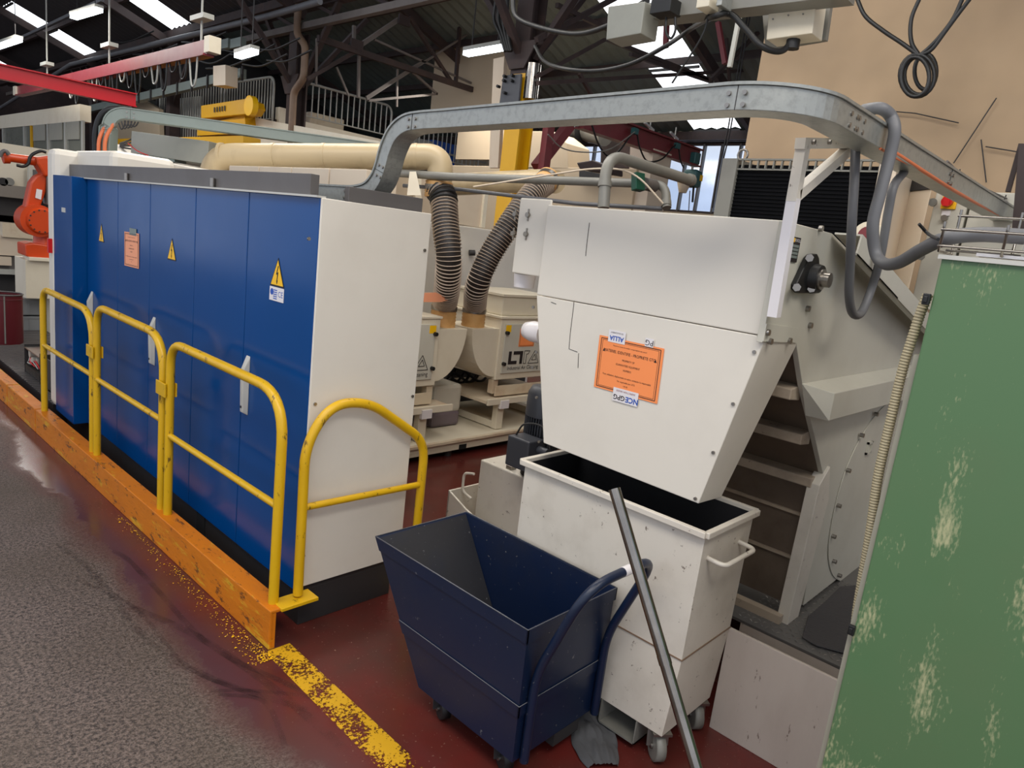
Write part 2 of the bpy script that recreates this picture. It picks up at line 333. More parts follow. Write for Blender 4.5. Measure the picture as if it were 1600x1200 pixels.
# window wall: sill, piers, header
wb = MB().box((13, -6, 0), (13.25, 33, 2.78)); wb.box((13, 8.95, 2.78), (13.25, 9.75, 4.3)); wb.box((13, -6, 2.78), (13.25, 5.9, 4.3)); wb.box((13, 11.2, 2.78), (13.25, 33, 4.3)); wb.box((13, -6, 4.16), (13.25, 33, 4.45))
wb.build('wall_back', M['beige2'], kind='structure')
MB().box((-7, 33, 0), (13.2, 33.2, 9)).build('wall_far', M['rust'], kind='structure')
for k, (y0, y1, st) in enumerate(((5.9, 8.95, .39), (9.75, 11.2, .48))):
    w = tag(MB().box((13.08, y0, 2.78), (13.14, y1, 2.83)).box((13.08, y0, 4.11), (13.14, y1, 4.16)).build('window_%d' % (k+1), M['rust'], origin=(13.1, (y0+y1)/2, 2.78)), kind='structure')
    y = y0; i = 0
    while y < y1-.05:
        MB().box((13.06, y-.018, 2.8), (13.16, y+.018, 4.14)).build('mullion', M['bracketgrey'], w)
        MB().box((13.105, y+.02, 2.83), (13.115, min(y+st, y1)-.02, 4.11)).build('pane', M['glass'], w)
        y += st
# sawtooth roofs: corrugated sheets 20 degrees down towards the back
T20 = math.tan(math.radians(20))
def roof(name, x0, x1, xe, ze, mt, sky, ymin, ymax, key):
    root = tag(MB().bar((xe, ymin, ze-.12), (xe, ymax, ze-.12), .18, .14).build(name, M['rust'], origin=(xe, ymin, ze)), kind='structure')
    y = ymin
    def sheet(xa, xb, ya, yb, mm, nm):
        g = MB(); n = int(round((yb-ya)/.125)); prof = []
        for i in range(n+1):
            yy = ya+(yb-ya)*i/n; h = .035 if i % 2 else 0
            prof.append((yy, h))
        vs_ = []; fs = []
        for yy, h in prof: vs_ += [(xa, yy, ze+(xe-xa)*T20+h), (xb, yy, ze+(xe-xb)*T20+h)]
        for i in range(n): fs.append((2*i, 2*i+1, 2*i+3, 2*i+2))
        g.add(vs_, fs).build(nm, mm, root)
    while y < ymax-.01:
        b = min(y+1, ymax); hit = [s for s in sky if y-.01 <= s < b-.01]
        if hit:
            sheet(x0, sky[hit[0]][0], y, b, mt, 'roof_sheet'); sheet(sky[hit[0]][1], x1, y, b, mt, 'roof_sheet')
            sheet(sky[hit[0]][0], sky[hit[0]][1], y, b, M['skyl'], 'skylight_sheet')
            for k in range(3):
                xx = sky[hit[0]][0]+(sky[hit[0]][1]-sky[hit[0]][0])*k/2
                MB().box((xx-.02, y, ze+(xe-xx)*T20-.05), (xx+.02, b, ze+(xe-xx)*T20-.01)).build('skylight_bar', M['dark'], root)
        else: sheet(x0, x1, y, b, mt, 'roof_sheet')
        y = b
    return root
rA = roof('roof_front_bay', -3, 6.6, 6.3, 5.35, M['roof'], {2.7: (3.4, 6.3), 9.2: (3.4, 6.3), 15.7: (3.4, 6.3), 22.2: (4.5, 6.35), 28.7: (4.5, 6.35)}, -5.3, 32.7, 'a')
rB = roof('roof_back_bay', 6.6, 13.1, 13, 4.35, M['roofb'], {6.65: (9.2, 12.9), .65: (9.2, 12.9)}, -5.35, 32.65, 'b')
def purlins(root, xe, ze, xs):
    for x in xs:
        MB().box((x-.035, -5, ze+(xe-x)*T20-.14), (x+.035, 32, ze+(xe-x)*T20-.03)).build('purlin', M['rust'], root)
purlins(rA, 6.3, 5.35, (5.3, 4.1, 2.9, 1.7, .5, -.7)); purlins(rB, 13, 4.35, (11.9, 10.8, 9.7, 8.6, 7.5))
for yy in (0.3, 6.25, 11.5, 16.8, 22.1, 27.5):        # rafters
    MB().bar((-2.8, yy, 5.35+9.1*T20-.25), (6.45, yy, 5.35-.15*T20-.25), .09, .16).build('rafter', M['rust'], rA)
    MB().bar((6.6, yy, 4.35+6.4*T20-.25), (12.95, yy, 4.35-.2), .09, .16).build('rafter', M['rust'], rB)
# columns with lattice braces on the column line x = 6.5
def column(y, painted):
    t = thing('steel_column', 'steel column with a yellow painted lower half and dark braces above' if painted else 'dark rusty steel column at the mezzanine corner, drainpipe on its face', 'column', (6.5, y, 0))
    split = 3.75
    def ibeam(z0, z1, mm):
        b = MB().box((6.38, y-.13, z0), (6.41, y+.13, z1)).box((6.59, y-.13, z0), (6.62, y+.13, z1)).box((6.41, y-.015, z0), (6.59, y+.015, z1)); b.build('column_shaft', mm, t)
    if painted: ibeam(0, split, M['yellowcol']); ibeam(split, 4.8, M['rust'])
    else: ibeam(0, 4.8, M['rust'])
    for sx, sy in ((0, 1), (0, -1), (1, 0), (-1, 0)):
        MB().bar((6.5+sx*.1, y+sy*.12, 3.95), (6.5+sx*1.3, y+sy*1.25, 5.25 if sx < 1 else 5.4), .09, .07).build('brace', M['rust'], t)
    MB().prism([(6.36, y-.3, 4.1), (6.36, y+.3, 4.1), (6.36, y+.12, 3.8), (6.36, y-.12, 3.8)], (-.02, 0, 0)).build('gusset', M['rust'], t)
    return t
c1 = column(6.3, True); c2 = column(11.7, False)
MB().tube(arc([(6.3, 11.45, 5.2), (6.3, 11.45, 4.72), (6.3, 11.15, 4.5), (6.3, 11.15, 4.0), (6.3, 11.45, 3.8), (6.3, 11.45, 2.6)], .1), .06).build('drainpipe', M['drain'], c2)
for y in (17.1, 22.5):
    b = MB().bar((6.5, y, 0), (6.5, y, 4.8), .22).build('steel_column', M['rust'], cat='column', label='dark steel column far behind the offices' if y < 20 else 'farthest dark steel column under the roof valley')
    for sy in (1, -1): MB().bar((6.5, y+sy*.1, 3.9), (6.5, y+sy*1.2, 5.2), .09, .07).build('brace', M['rust'], b)
# valley girder along x 6.5
g = thing('valley_girder', 'long dark lattice girder under the roof valley', 'girder', (6.5, 6, 4.7))
MB().bar((6.5, -5, 5.2), (6.5, 32, 5.2), .14, .12).build('top_chord', M['rust'], g)
MB().bar((6.42, -5, 4.86), (6.42, 32, 4.86), .1, .1).build('bottom_chord', M['trusslight'], g)  # lighter paint carries the chord's lit look along with flange dust
y = -4.5
while y < 31: MB().bar((6.5, y, 4.86), (6.5, y+.9, 5.2), .05).build('lattice_bar', M['rust'], g); y += 1.35
# truss across the back bay at y 11
t = thing('roof_truss', 'brown steel truss with crossed members spanning above the mezzanine', 'truss', (6.5, 11, 4.64))
MB().bar((6.43, 11, 4.64), (12.9, 11, 4.64), .07, .1).build('bottom_chord', M['rust'], t)
for a, b, w in (((564, 70), (623, 30), .07), ((640, 27), (705, 128), .06), ((720, 15), (712, 130), .06), ((728, 21), (770, 130), .04), ((553, 40), (553, 78), .05), ((558, 79), (481, 123), .06), ((585, 62), (768, 144), .035), ((756, 37), (573, 155), .035), ((661, 95), (572, 152), .035), ((561, 82), (560, 152), .045), ((621, 108), (620, 167), .03), ((495, 60), (494, 132), .03), ((646, 114), (683, 147), .04), ((576, 157), (683, 147), .04), ((526, 105), (545, 150), .03)):
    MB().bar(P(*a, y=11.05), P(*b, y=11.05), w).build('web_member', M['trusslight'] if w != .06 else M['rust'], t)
for a in ((632, 32), (725, 18), (558, 70)):
    c = P(*a, y=10.97); MB().box((c.x-.12, 10.96, c.z-.08), (c.x+.12, 11.0, c.z+.08)).build('gusset', M['rust'], t)

# ============================================================ FLOOR MARKINGS
MB().add([(1.30, 2.36, .002), (1.41, 2.36, .002), (1.405, 1.4, .002), (1.285, 1.4, .002)], [(0, 1, 2, 3)]).build('floor_line', M['line'], label='worn yellow line painted on the floor beyond the kerb end', cat='floor marking')
def ribbon(pts, w):
    pts = spline([V((p[0], p[1], .0015)) for p in pts], 8); g = MB(); vs_ = []
    for i, p in enumerate(pts):
        t = (pts[min(i+1, len(pts)-1)]-pts[max(i-1, 0)]).normalized(); s = V((-t.y, t.x, 0))*w/2; vs_ += [p-s, p+s]
    return g.add(vs_, [(2*i, 2*i+1, 2*i+3, 2*i+2) for i in range(len(pts)-1)])
fl = bpy.data.objects['floor']
for pp, w in (([(90, 850), (150, 900), (230, 1000), (330, 1060), (480, 1110)], .03), ([(140, 895), (190, 940), (300, 990), (420, 1070), (560, 1190)], .035), ([(120, 905), (210, 950), (290, 1040), (380, 1080)], .02), ([(340, 1085), (410, 1095), (440, 1150), (450, 1200)], .02), ([(330, 1080), (400, 1080), (520, 1100), (640, 1180)], .02), ([(100, 848), (180, 862), (230, 905), (330, 1010), (470, 1080), (600, 1170)], .025)):
    ribbon([P(*q, z=0) for q in pp], w).build('tyre_mark', M['tyre'], fl)
g = MB(); rr = random.Random(3)
for i in range(520):
    u = rr.random()**2.2; y = 2.30+u*1.7; x = 1.312-.03*u-abs(rr.gauss(0, .045*(1-.6*u)))-.004; s = rr.uniform(.0012, .0034)*(1 if rr.random() < .93 else 1.9); a = rr.random()*6; c, d = math.cos(a)*s, math.sin(a)*s
    z = .002+rr.random()*.003
    g.add([(x-c, y-d, z), (x+d, y-c, z+.001), (x+c*1.3, y+d, z), (x-d, y+c*.8, z+.002)], [(0, 1, 2, 3)])
g.build('paint_flakes', M['sticker'], kind='stuff', label='flakes of yellow paint scattered along the foot of the orange kerb', cat='debris')

# ============================================================ KERB AND GUARD RAILS
k = thing('kerb_beam', 'orange painted steel kerb beam with scuffed face, carrying the yellow hoops', 'kerb', (1.32, 4, 0))
KW = .085
def kx(y): return 1.317-(y-2.366)*.013
def kerb(ya, yb, par, nm):
    a, b = kx(ya), kx(yb); g = MB()
    g.prism([(a, ya, 0), (a+.015, ya, 0), (a+.015, ya, .16), (a+KW, ya, .16), (a+KW, ya, .175), (a, ya, .175)], (b-a, yb-ya, 0)); return g.build(nm, M['kerb'], par, bevel=.004)
kerb(2.366, 5.75, k, 'kerb_section')
MB().box((1.32, 2.368, 0), (1.345, 2.376, .16)).build('end_plate', M['kerb'], k)
k2 = thing('kerb_beam', 'short orange kerb pieces at the left edge, beside the grey tread platform', 'kerb', (1.27, 7, 0))
kerb(5.77, 6.55, k2, 'kerb_section'); kerb(6.57, 9.5, k2, 'kerb_section')
def hoop(name, label, pts, r, rs, mids, base_z=.175, clamp=None, group=None):
    t = thing(name, label, 'guard rail', (pts[0][0], pts[0][1], base_z), group)
    MB().tube(arc(pts, rs, 8), r, 16).build('hoop_tube', M['yellow'], t)
    for a, b in mids: MB().tube([a, b], r*.72, 12).build('mid_rail', M['yellow'], t)
    for a in clamp or (): MB().box((a[0]-.03, a[1]-.06, a[2]-.035), (a[0]-.022, a[1]+.06, a[2]+.035)).box((a[0]+.022, a[1]-.06, a[2]-.035), (a[0]+.03, a[1]+.06, a[2]+.035)).build('clamp_plate', M['yellow'], t, bevel=.002)
    return t
X = 1.35
for lab, ya, yb, zt, zm, cl in (('yellow tubular hoop rail farthest left, before the pale end of the blue cabinet', 5.70, 4.66, 1.06, .66, (4.625, .82)),
                                ('middle yellow hoop rail of the three along the kerb', 4.585, 3.595, 1.10, .655, (3.555, .835)),
                                ('yellow hoop rail nearest the kerb end, paint chipped on its right post', 3.51, 2.425, 1.08, .60, None)):
    xa, xb = kx(ya)+.045, kx(yb)+.045
    t = hoop('guard_rail', lab, [(xa, ya, .175), (xa, ya, zt), (xb, yb, zt-.01), (xb, yb, .175)], .021, [.13, .2], [((xa, ya, zm), (xb, yb, zm))], clamp=[(xb, cl[0], cl[1])] if cl else None, group='yellow hoop rails along the kerb')
t = hoop('guard_rail', 'yellow rail with a slanted top corner standing before the white cabinet side', [(1.462, 2.405, .19), (1.452, 2.40, .86), (1.56, 2.40, 1.02), (1.75, 2.40, 1.01), (2.085, 2.40, .79), (2.085, 2.40, .02)], .021, [.12, .12, .1, .1], [((1.455, 2.4, .585), (2.085, 2.4, .575))])
MB().box((1.36, 2.35, .165), (1.53, 2.44, .18)).build('foot_plate', M['yellow'], t, bevel=.002)
MB().box((2.03, 2.35, 0), (2.14, 2.45, .012)).build('foot_plate', M['yellow'], t)

# ============================================================ BLUE ELECTRICAL CABINET
cab = thing('electrical_cabinet', 'long blue electrical cabinet with tall doors and a white end panel', 'cabinet', (1.75, 4.0, 0))
MB().box((1.505, 2.465, .0), (2.0, 5.9, .165)).build('plinth', M['dark'], cab, bevel=.003)
MB().box((1.5, 3.42, .02), (1.506, 3.52, .15)).build('plinth_gap', M['blackm'], cab)
MB().box((1.505, 2.465, .165), (2.03, 5.9, 1.83)).build('carcass', M['dark'], cab)
MB().box((1.49, 2.450, .19), (2.04, 2.462, 1.835)).build('end_panel', M['white'], cab, bevel=.003)
for q in ((482, 373), (663, 391), (492, 631), (644, 619), (474, 868)):
    c = P(*q, y=2.45); MB().cyl((c.x, 2.45, c.z), (c.x, 2.444, c.z), .007, 10).build('screw', M['steel'], cab)
ds = [5.31, 4.72, 4.20, 3.60, 3.04, 2.456]
for i in range(5):
    d = MB().box((1.487, ds[i+1]+.003, .165), (1.503, ds[i]-.003, 1.835)).build('door', M['blue'], cab, bevel=.003)
    if i in (0,): hy = 5.21
    elif i == 2: hy = 4.115
    elif i == 4: hy = 2.985
    else: continue
    h = MB(); h.add([(1.487, hy-.02, .83), (1.487, hy+.02, .83), (1.462, hy+.014, .845), (1.462, hy-.014, .845), (1.487, hy-.02, 1.11), (1.487, hy+.02, 1.11), (1.455, hy+.012, 1.04), (1.455, hy-.012, 1.04)], [(0, 1, 2, 3), (4, 7, 6, 5), (0, 3, 7, 4), (1, 5, 6, 2), (3, 2, 6, 7), (0, 4, 5, 1)])
    h.build('handle', M['handle'], d, bevel=.004); MB().cyl((1.467, hy, .87), (1.458, hy, .87), .006, 8).build('lock', M['dark'], d)
MB().box((1.40, 5.32, .165), (1.6, 5.745, 1.84)).build('end_box', M['blue'], cab, bevel=.003)
MB().box((1.397, 5.46, 1.60), (1.40, 5.54, 1.63)).build('type_plate', M['handle'], cab)
MB().box((1.50, 2.56, 1.838), (1.54, 5.9, 1.925)).build('cable_cover', M['bracketgrey'], cab, bevel=.002)
MB().box((1.47, 2.456, 1.834), (1.51, 5.6, 1.842)).build('top_edge', M['handle'], cab)
MB().box((1.62, 2.47, 1.835), (2.0, 2.5, 1.895)).build('rear_cover', M['bracketgrey'], cab, bevel=.002)
for yy in (4.58, 3.42): MB().cyl((1.487, yy, 1.845), (1.487, yy, 1.885), .012, 10).build('lifting_eye', M['steel'], cab)
def warning(yc, zt, w, h, plate=False):
    s = thing('warning_sticker', None, 'sticker', (1.483, yc, zt-h)) if 0 else None
    root = MB().prism([(1.486, yc-w/2, zt-h), (1.486, yc+w/2, zt-h), (1.486, yc, zt)], (-.001, 0, 0)).build('warning_sticker', M['ink'], origin=(1.486, yc, zt-h))
    f = .86; MB().prism([(1.4848, yc-w/2*f, zt-h+h*.05), (1.4848, yc+w/2*f, zt-h+h*.05), (1.4848, yc, zt-h*.09)], (-.0006, 0, 0)).build('yellow_field', M['sticker'], root)
    x = 1.4838; b = lambda u, v: (x, yc-u*w, zt-h+v*h)
    MB().prism([b(.03, .72), b(-.08, .42), b(.0, .42), b(-.03, .2), b(-.05, .2), b(.0, .08), b(.05, .22), b(.02, .22), b(.07, .5), b(-.01, .5), b(.08, .72)], (-.0006, 0, 0)).build('lightning_bolt', M['ink'], root)
    if plate:
        MB().box((1.4845, yc-w/2, zt-h-.062), (1.486, yc+w/2, zt-h-.003)).build('info_plate', M['paper'], root)
        text('CE', M['inkblue'], root, (1.4842, yc-w*.28, zt-h-.032), (0, -1, 0), (0, 0, 1), .035)
        MB().cyl((1.4845, yc+w*.33, zt-h-.025), (1.4840, yc+w*.33, zt-h-.025), .014, 16).build('round_mark', M['inkblue'], root)
        for i in range(5): MB().box((1.4838, yc-.005, zt-h-.018-i*.009), (1.4845, yc+.026, zt-h-.014-i*.009)).build('print_line', M['inkblue'], root)
    return root
tag(warning(5.02, 1.565, .10, .115), 'yellow lightning warning triangle farthest left on the blue doors', 'sticker', 'electrical warning triangles')
tag(warning(3.885, 1.565, .115, .115), 'yellow lightning warning triangle right of the orange notice on the blue doors', 'sticker', 'electrical warning triangles')
tag(warning(2.755, 1.575, .12, .122, True), 'yellow lightning warning triangle with a small printed plate beneath it', 'sticker', 'electrical warning triangles')
LINES = [('Materiel en attente de transfert - ne pas deplacer sans accord', .36, .026), ('MATERIEL IDENTIFIE - PROPRIETE GTG', .25, .058), ('PROPERTY OF', .12, .038), ('GUARANTEED EQUIPMENT', .03, .038), ('NUMERO', -.06, .038), ('Pour utilisation, deplacement ou autre, contacter le responsable', -.2, .036), ('Tel. responsable parc GTG', -.28, .032), ('+33 (0)', -.35, .03)]
def notice(name, label, c, u, v, w, h, mt, lines=LINES):
    c, u, v = V(c), V(u).normalized(), V(v).normalized(); n = u.cross(v)
    q = lambda a, b, k: c+u*(a*w)+v*(b*h)+n*k
    root = MB().prism([q(-.5, -.5, 0), q(.5, -.5, 0), q(.5, .5, 0), q(-.5, .5, 0)], n*.0012).build(name, mt, origin=tuple(c))
    for s, t_ in ((.46, .012), (.435, .005)):
        for a, b in (((-s, -s), (s, -s)), ((s, -s), (s, s)), ((s, s), (-s, s)), ((-s, s), (-s, -s))):
            MB().bar(q(*a, .0016), q(*b, .0016), t_*w*.8, .0004, up=n).build('border_line', M['ink'], root)
    for tx, b, s in lines: text(tx, M['ink'], root, q(0, b, .002), u, v, s*w*.95, sx=.85)
    for a in (-.4, .4): MB().prism([q(a-.02, .22, .0016), q(a+.02, .22, .0016), q(a, .28, .0016)], n*.0004).build('warning_mark', M['ink'], root)
    return tag(root, label, 'notice')
n1 = notice('taped_notice', 'pale orange paper notice taped on the blue cabinet door', (1.484, 4.475, 1.45), (0, -1, .02), (0, 0.02, 1), .235, .2, M['orangepale'])
MB().box((1.4825, 4.40, 1.535), (1.4835, 4.51, 1.575)).build('tape', M['galv2'], n1)

# ============================================================ WHITE SWARF HOPPER AND CONVEYOR
hp = thing('swarf_hopper', 'big white sheet metal discharge hood tapering down over the white bin', 'chip conveyor', (2.3, 1.4, 0))
hx = 2.12
MB().box((hx, .898, 1.56), (2.46, 1.85, 1.913)).build('upper_hood', M['white'], hp, bevel=.004)
low = MB().add([(hx, .888, 1.558), (hx, 1.85, 1.558), (hx, 1.715, .975), (hx, 1.01, .962), (hx+.27, .888, 1.535), (hx+.27, 1.85, 1.535), (hx+.17, 1.715, .965), (hx+.17, 1.01, .952)], [(0, 1, 2, 3), (4, 7, 6, 5), (0, 3, 7, 4), (1, 5, 6, 2), (3, 2, 6, 7), (0, 4, 5, 1)])
low.build('lower_chute', M['white'], hp, bevel=.003)
for q in ((833, 574), (839, 550), (839, 621), (843, 690), (1179, 550), (1146, 631), (1115, 707), (1087, 779), (834, 480), (1192, 532)):
    c = P(*q, x=hx); MB().cyl((hx, c.y, c.z), (hx-.006, c.y, c.z), .006, 8).build('bolt', M['steel'], hp)
for pts in (([(921, 348), (917, 380), (915, 400)]), ([(897, 470), (896, 480), (891, 520), (889, 545), (902, 550)]), ([(904, 552), (903, 575)]), ([(861, 472), (869, 475)])):
    MB().tube([P(*q, x=hx-.001) for q in pts], .0011, 5).build('marker_line', M['ink'], hp)
MB().box((hx+.02, 1.85, 1.63), (hx+.03, 2.02, 1.935)).build('side_plate', M['white'], hp, bevel=.006)
for q in ((806, 335), (826, 336), (803, 365), (823, 366)):
    c = P(*q, x=hx+.02); MB().cyl((hx+.02, c.y, c.z), (hx+.008, c.y, c.z), .010, 10).box((hx+.015, c.y-.003, c.z-.024), (hx+.0195, c.y+.003, c.z+.024)).build('adjusting_bolt', M['steel'], hp)
c = P(822, 418, x=2.22); MB().cyl((c.x, c.y, c.z+.04), (c.x, c.y, c.z-.03), .045, 16).build('vent_ribs', M['pipe'], hp)
MB().cyl((c.x, c.y, c.z-.03), (c.x, c.y, c.z-.085), .048, 20, .043).build('beacon', M['paper'], hp, bevel=.008)
c = P(833, 518, x=2.24); MB().tube([(c.x, c.y+.05, c.z), (c.x, c.y+.04, c.z), (c.x, c.y, c.z), (c.x, c.y-.06, c.z)], [.004, .035, .045, .045], 16).build('round_cap', M['paper'], hp)
# side panel of the conveyor (plane y .89) with the stepped underside
yb = .888
side = [(2.10, 1.91), (2.50, 1.91), (3.95, 1.595), (4.9, 1.38), (4.9, .33), (2.87, .33), (3.06, .33), (2.90, .93), (2.93, 1.0), (2.74, 1.24), (2.50, 1.37), (2.36, 1.54), (2.10, 1.54)]
side = [(2.10, 1.91), (2.50, 1.91), (3.95, 1.595), (4.9, 1.38), (4.9, .33), (3.07, .33), (2.97, .95), (2.76, 1.15), (2.52, 1.37), (2.37, 1.54), (2.10, 1.54)]
MB().prism([(x, yb, z) for x, z in side], (0, .02, 0)).build('side_panel', M['white_grey'], hp, bevel=.002)
MB().prism([(2.5, yb+.02, 1.905), (4.9, yb+.02, 1.375), (4.9, 1.85, 1.375), (2.5, 1.85, 1.905)], (0, 0, -.02)).build('top_cover', M['white_grey'], hp)
# recessed sloping front with ribs, lower box
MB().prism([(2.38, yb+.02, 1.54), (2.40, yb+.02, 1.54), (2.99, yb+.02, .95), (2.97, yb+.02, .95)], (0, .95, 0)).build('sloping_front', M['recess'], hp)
for x, z in ((2.53, 1.36), (2.73, 1.165), (2.95, .95), (2.62, 1.265)):
    if (x, z) == (2.62, 1.265): continue
    MB().prism([(x-.055, yb+.02, z), (x+.04, yb+.02, z+.012), (x+.04, yb+.02, z-.05), (x-.055, yb+.02, z-.04)], (0, .93, 0)).build('rib', M['white_dirty'], hp, bevel=.004)
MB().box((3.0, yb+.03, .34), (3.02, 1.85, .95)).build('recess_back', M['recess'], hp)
for z in (.55, .75): MB().box((2.985, yb+.03, z), (3.0, 1.84, z+.012)).build('recess_seam', M['white_dirty'], hp)
MB().box((3.02, yb+.03, .33), (3.8, yb+.05, .5)).build('inner_sill', M['white_dirty'], hp)
MB().prism([(2.90, yb-.012, .93), (2.985, yb-.012, 1.0), (3.06, yb-.012, .84), (2.99, yb-.012, .27), (2.87, yb-.012, .27)], (0, .05, 0)).build('front_post', M['white_worn'], hp, bevel=.003)
MB().box((2.84, .90, .30), (2.88, 1.8, .345)).build('floor_sill', M['white_dirty'], hp)
MB().prism([(2.1, yb-.003, 1.545), (2.37, yb-.003, 1.535), (2.37, yb-.003, 1.585), (2.1, yb-.003, 1.60)], (0, .004, 0)).build('joint_strip', M['white_grey'], hp)
for q in ((1201, 533), (1231, 532), (1197, 519), (1260, 482), (1264, 508), (1280, 357)):
    c = P(*q, y=yb); MB().cyl((c.x, yb, c.z), (c.x, yb-.012, c.z), .010, 8).build('bolt', M['steel'], hp)
# protruding ledge beam
lb = MB(); lb.add([(2.50, yb, 1.385), (4.9, yb, 1.39), (4.9, yb, 1.24), (2.60, yb, 1.255), (2.64, yb-.075, 1.355), (4.9, yb-.075, 1.36), (4.9, yb-.075, 1.235), (2.64, yb-.075, 1.25)], [(0, 1, 5, 4), (4, 5, 6, 7), (3, 7, 6, 2), (0, 4, 7, 3), (1, 2, 6, 5), (0, 3, 2, 1)])
lb.build('ledge_beam', M['white_grey'], hp, bevel=.003)
# sloped channel flange
a = P(1302, 372, y=yb-.01); b_ = P(1432, 508, y=yb-.01); dr = (b_-a).normalized(); up = V((-dr.z, 0, dr.x)); up = up if up.z > 0 else -up
e = a+dr*2.4
MB().prism([a+up*.02, a+up*.02+V((0, -.09, 0)), a+up*.014-V((0, .09, 0)), a+up*.014], dr*2.4).prism([a+up*.014-V((0, .09, 0)), a+up*.02-V((0, .084, 0)), a-up*.05-V((0, .084, 0)), a-up*.05-V((0, .09, 0))], dr*2.4).prism([a-up*.05-V((0, .09, 0)), a-up*.044-V((0, .09, 0)), a-up*.044-V((0, .06, 0)), a-up*.05-V((0, .06, 0))], dr*2.4).build('channel_flange', M['white_grey'], hp)
# inspection cover with bolts
pts = [P(*q, y=yb-.006) for q in ((1400, 620), (1372, 645), (1345, 685), (1322, 735), (1306, 790), (1296, 845), (1296, 880), (1305, 903), (1325, 910), (1345, 905))]
pp = spline(pts, 5); MB().prism(pp+[pp[-1]+V((.5, 0, 0)), pp[0]+V((.3, 0, 0))], (0, .005, 0)).build('inspection_cover', M['white_grey'], hp, bevel=.001)
for q in ((1390, 625), (1368, 647), (1346, 680), (1325, 735), (1310, 790), (1302, 838), (1303, 877), (1311, 899), (1326, 903), (1391, 617)):
    c = P(*q, y=yb-.012); MB().cyl((c.x, yb-.006, c.z), (c.x, yb-.024, c.z), .010, 8).build('cover_bolt', M['steel'], hp)
c = P(1359, 698, y=yb-.012); MB().box((c.x-.035, yb-.016, c.z-.035), (c.x+.03, yb-.006, c.z-.025)).box((c.x-.035, yb-.016, c.z+.015), (c.x+.03, yb-.006, c.z+.025)).box((c.x-.035, yb-.016, c.z-.035), (c.x-.027, yb-.006, c.z+.025)).box((c.x+.022, yb-.016, c.z-.035), (c.x+.03, yb-.006, c.z+.025)).build('latch', M['white_grey'], hp)
# flange bearing
fp = lambda q, d=0: P(*q, y=yb-d)
brg = MB().prism([fp(q) for q in ((1235, 452), (1235, 444), (1255, 402), (1260, 397), (1268, 396), (1271, 402), (1272, 416), (1276, 430), (1277, 445), (1272, 454), (1262, 457), (1240, 457))], (0, -.02, 0)).build('bearing_flange', M['black'], hp, bevel=.004)
bc = fp((1261, 434)); MB().cyl(bc-V((0, .02, 0)), bc-V((0, .045, 0)), .05, 24, .045).build('bearing_ring', M['black'], brg, bevel=.003)
MB().cyl(bc-V((0, .045, 0)), bc-V((0, .052, 0)), .034, 24).cyl(bc-V((0, .052, 0)), bc-V((0, .075, 0)), .024, 20).build('shaft', M['steel'], brg, bevel=.002)
for q in ((1265, 403), (1245, 449), (1268, 451)): MB().cyl(fp(q, .02), fp(q, .034), .013, 6).build('bolt', M['steel'], brg)
c = P(1241, 390, y=yb-.003); rp_ = MB().box((c.x-.035, yb-.004, c.z-.038), (c.x+.035, yb, c.z+.038)).build('rating_plate', M['ink'], hp)
MB().box((c.x-.028, yb-.0055, c.z+.022), (c.x-.012, yb-.004, c.z+.034)).build('logo_mark', M['dkgreen'] if 0 else M['sticker'], rp_)
text('KNOLL', M['paper'], rp_, (c.x+.011, yb-.0055, c.z+.028), (1, 0, 0), (0, 0, 1), .014)
for i in range(4): MB().box((c.x-.027, yb-.0055, c.z-.026+i*.011), (c.x+.027, yb-.004, c.z-.018+i*.011)).build('field', M['galv2'], rp_)
# mounting bracket for the tray
br = thing('tray_bracket', 'white angle iron bracket bolted to the hopper, holding up the galvanised tray', 'bracket', (2.05, .86, 1.63))
A = lambda *q: P(*q, y=.862)
MB().bar(A(1209, 495), A(1240, 310), .032, .03, up=(0, 1, 0)).build('upright', M['paper'], br)
MB().bar(A(1239, 315), A(1256, 222), .032, .03, up=(0, 1, 0)).build('upright', M['white_worn'], br)
MB().bar(A(1250, 224), A(1336, 224), .03, .03, up=(0, 1, 0)).build('top_bar', M['white_worn'], br)
MB().bar(A(1243, 305), A(1332, 228), .03, .03, up=(0, 1, 0)).build('diagonal', M['white_worn'], br)
for q in ((1261, 222), (1286, 222), (1311, 222)):
    c = A(*q); MB().cyl((c.x, .848, c.z), (c.x, .838, c.z), .007, 8).build('bolt', M['steel'], br)
# upside-down orange notice
ce = sum((P(*q, x=hx-.002) for q in ((937.5, 523), (1038, 545), (1027, 631), (928, 604))), V((0, 0, 0)))/4
tl, tr, brr, bl = [P(*q, x=hx-.002) for q in ((937.5, 523), (1038, 545), (1027, 631), (928, 604))]
u = ((tl-tr)+(bl-brr)); v = ((bl-tl)+(brr-tr)); w_ = u.length/2; h_ = v.length/2
n2 = notice('taped_notice', 'bright orange notice on the white hopper, held by upside-down printed tape', ce, -u, -v, w_, h_, M['orange'])
un = u.normalized(); vn = v.normalized(); nn = un.cross(vn)
def tape(a, b, tw, th, mt=M['paper']):
    p = ce+un*a*w_+vn*b*h_+nn*.002; o = [p+un*(i*tw/2)+vn*(j*th/2) for i, j in ((-1, -1), (1, -1), (1, 1), (-1, 1))]
    MB().prism(o, nn*.0005).build('tape', mt, n2); return p+nn*.001
p = tape(-.28, -.55, .035, .03); text('PG', M['ink'], n2, p, un, vn, .028)
p = tape(.22, -.53, .075, .045); text('ALLIA', M['inkblue'], n2, p+vn*.006, un, vn, .024, bold=.0006); text('CE DOCUMENT', M['ink'], n2, p-vn*.014, un, vn, .008)
p = tape(-.02, .53, .11, .05); text('NCE', M['inkblue'], n2, p-un*.03+vn*.008, un, vn, .028, bold=.0008); text('GPG', M['ink'], n2, p+un*.026+vn*.008, un, vn, .026, bold=.0005)
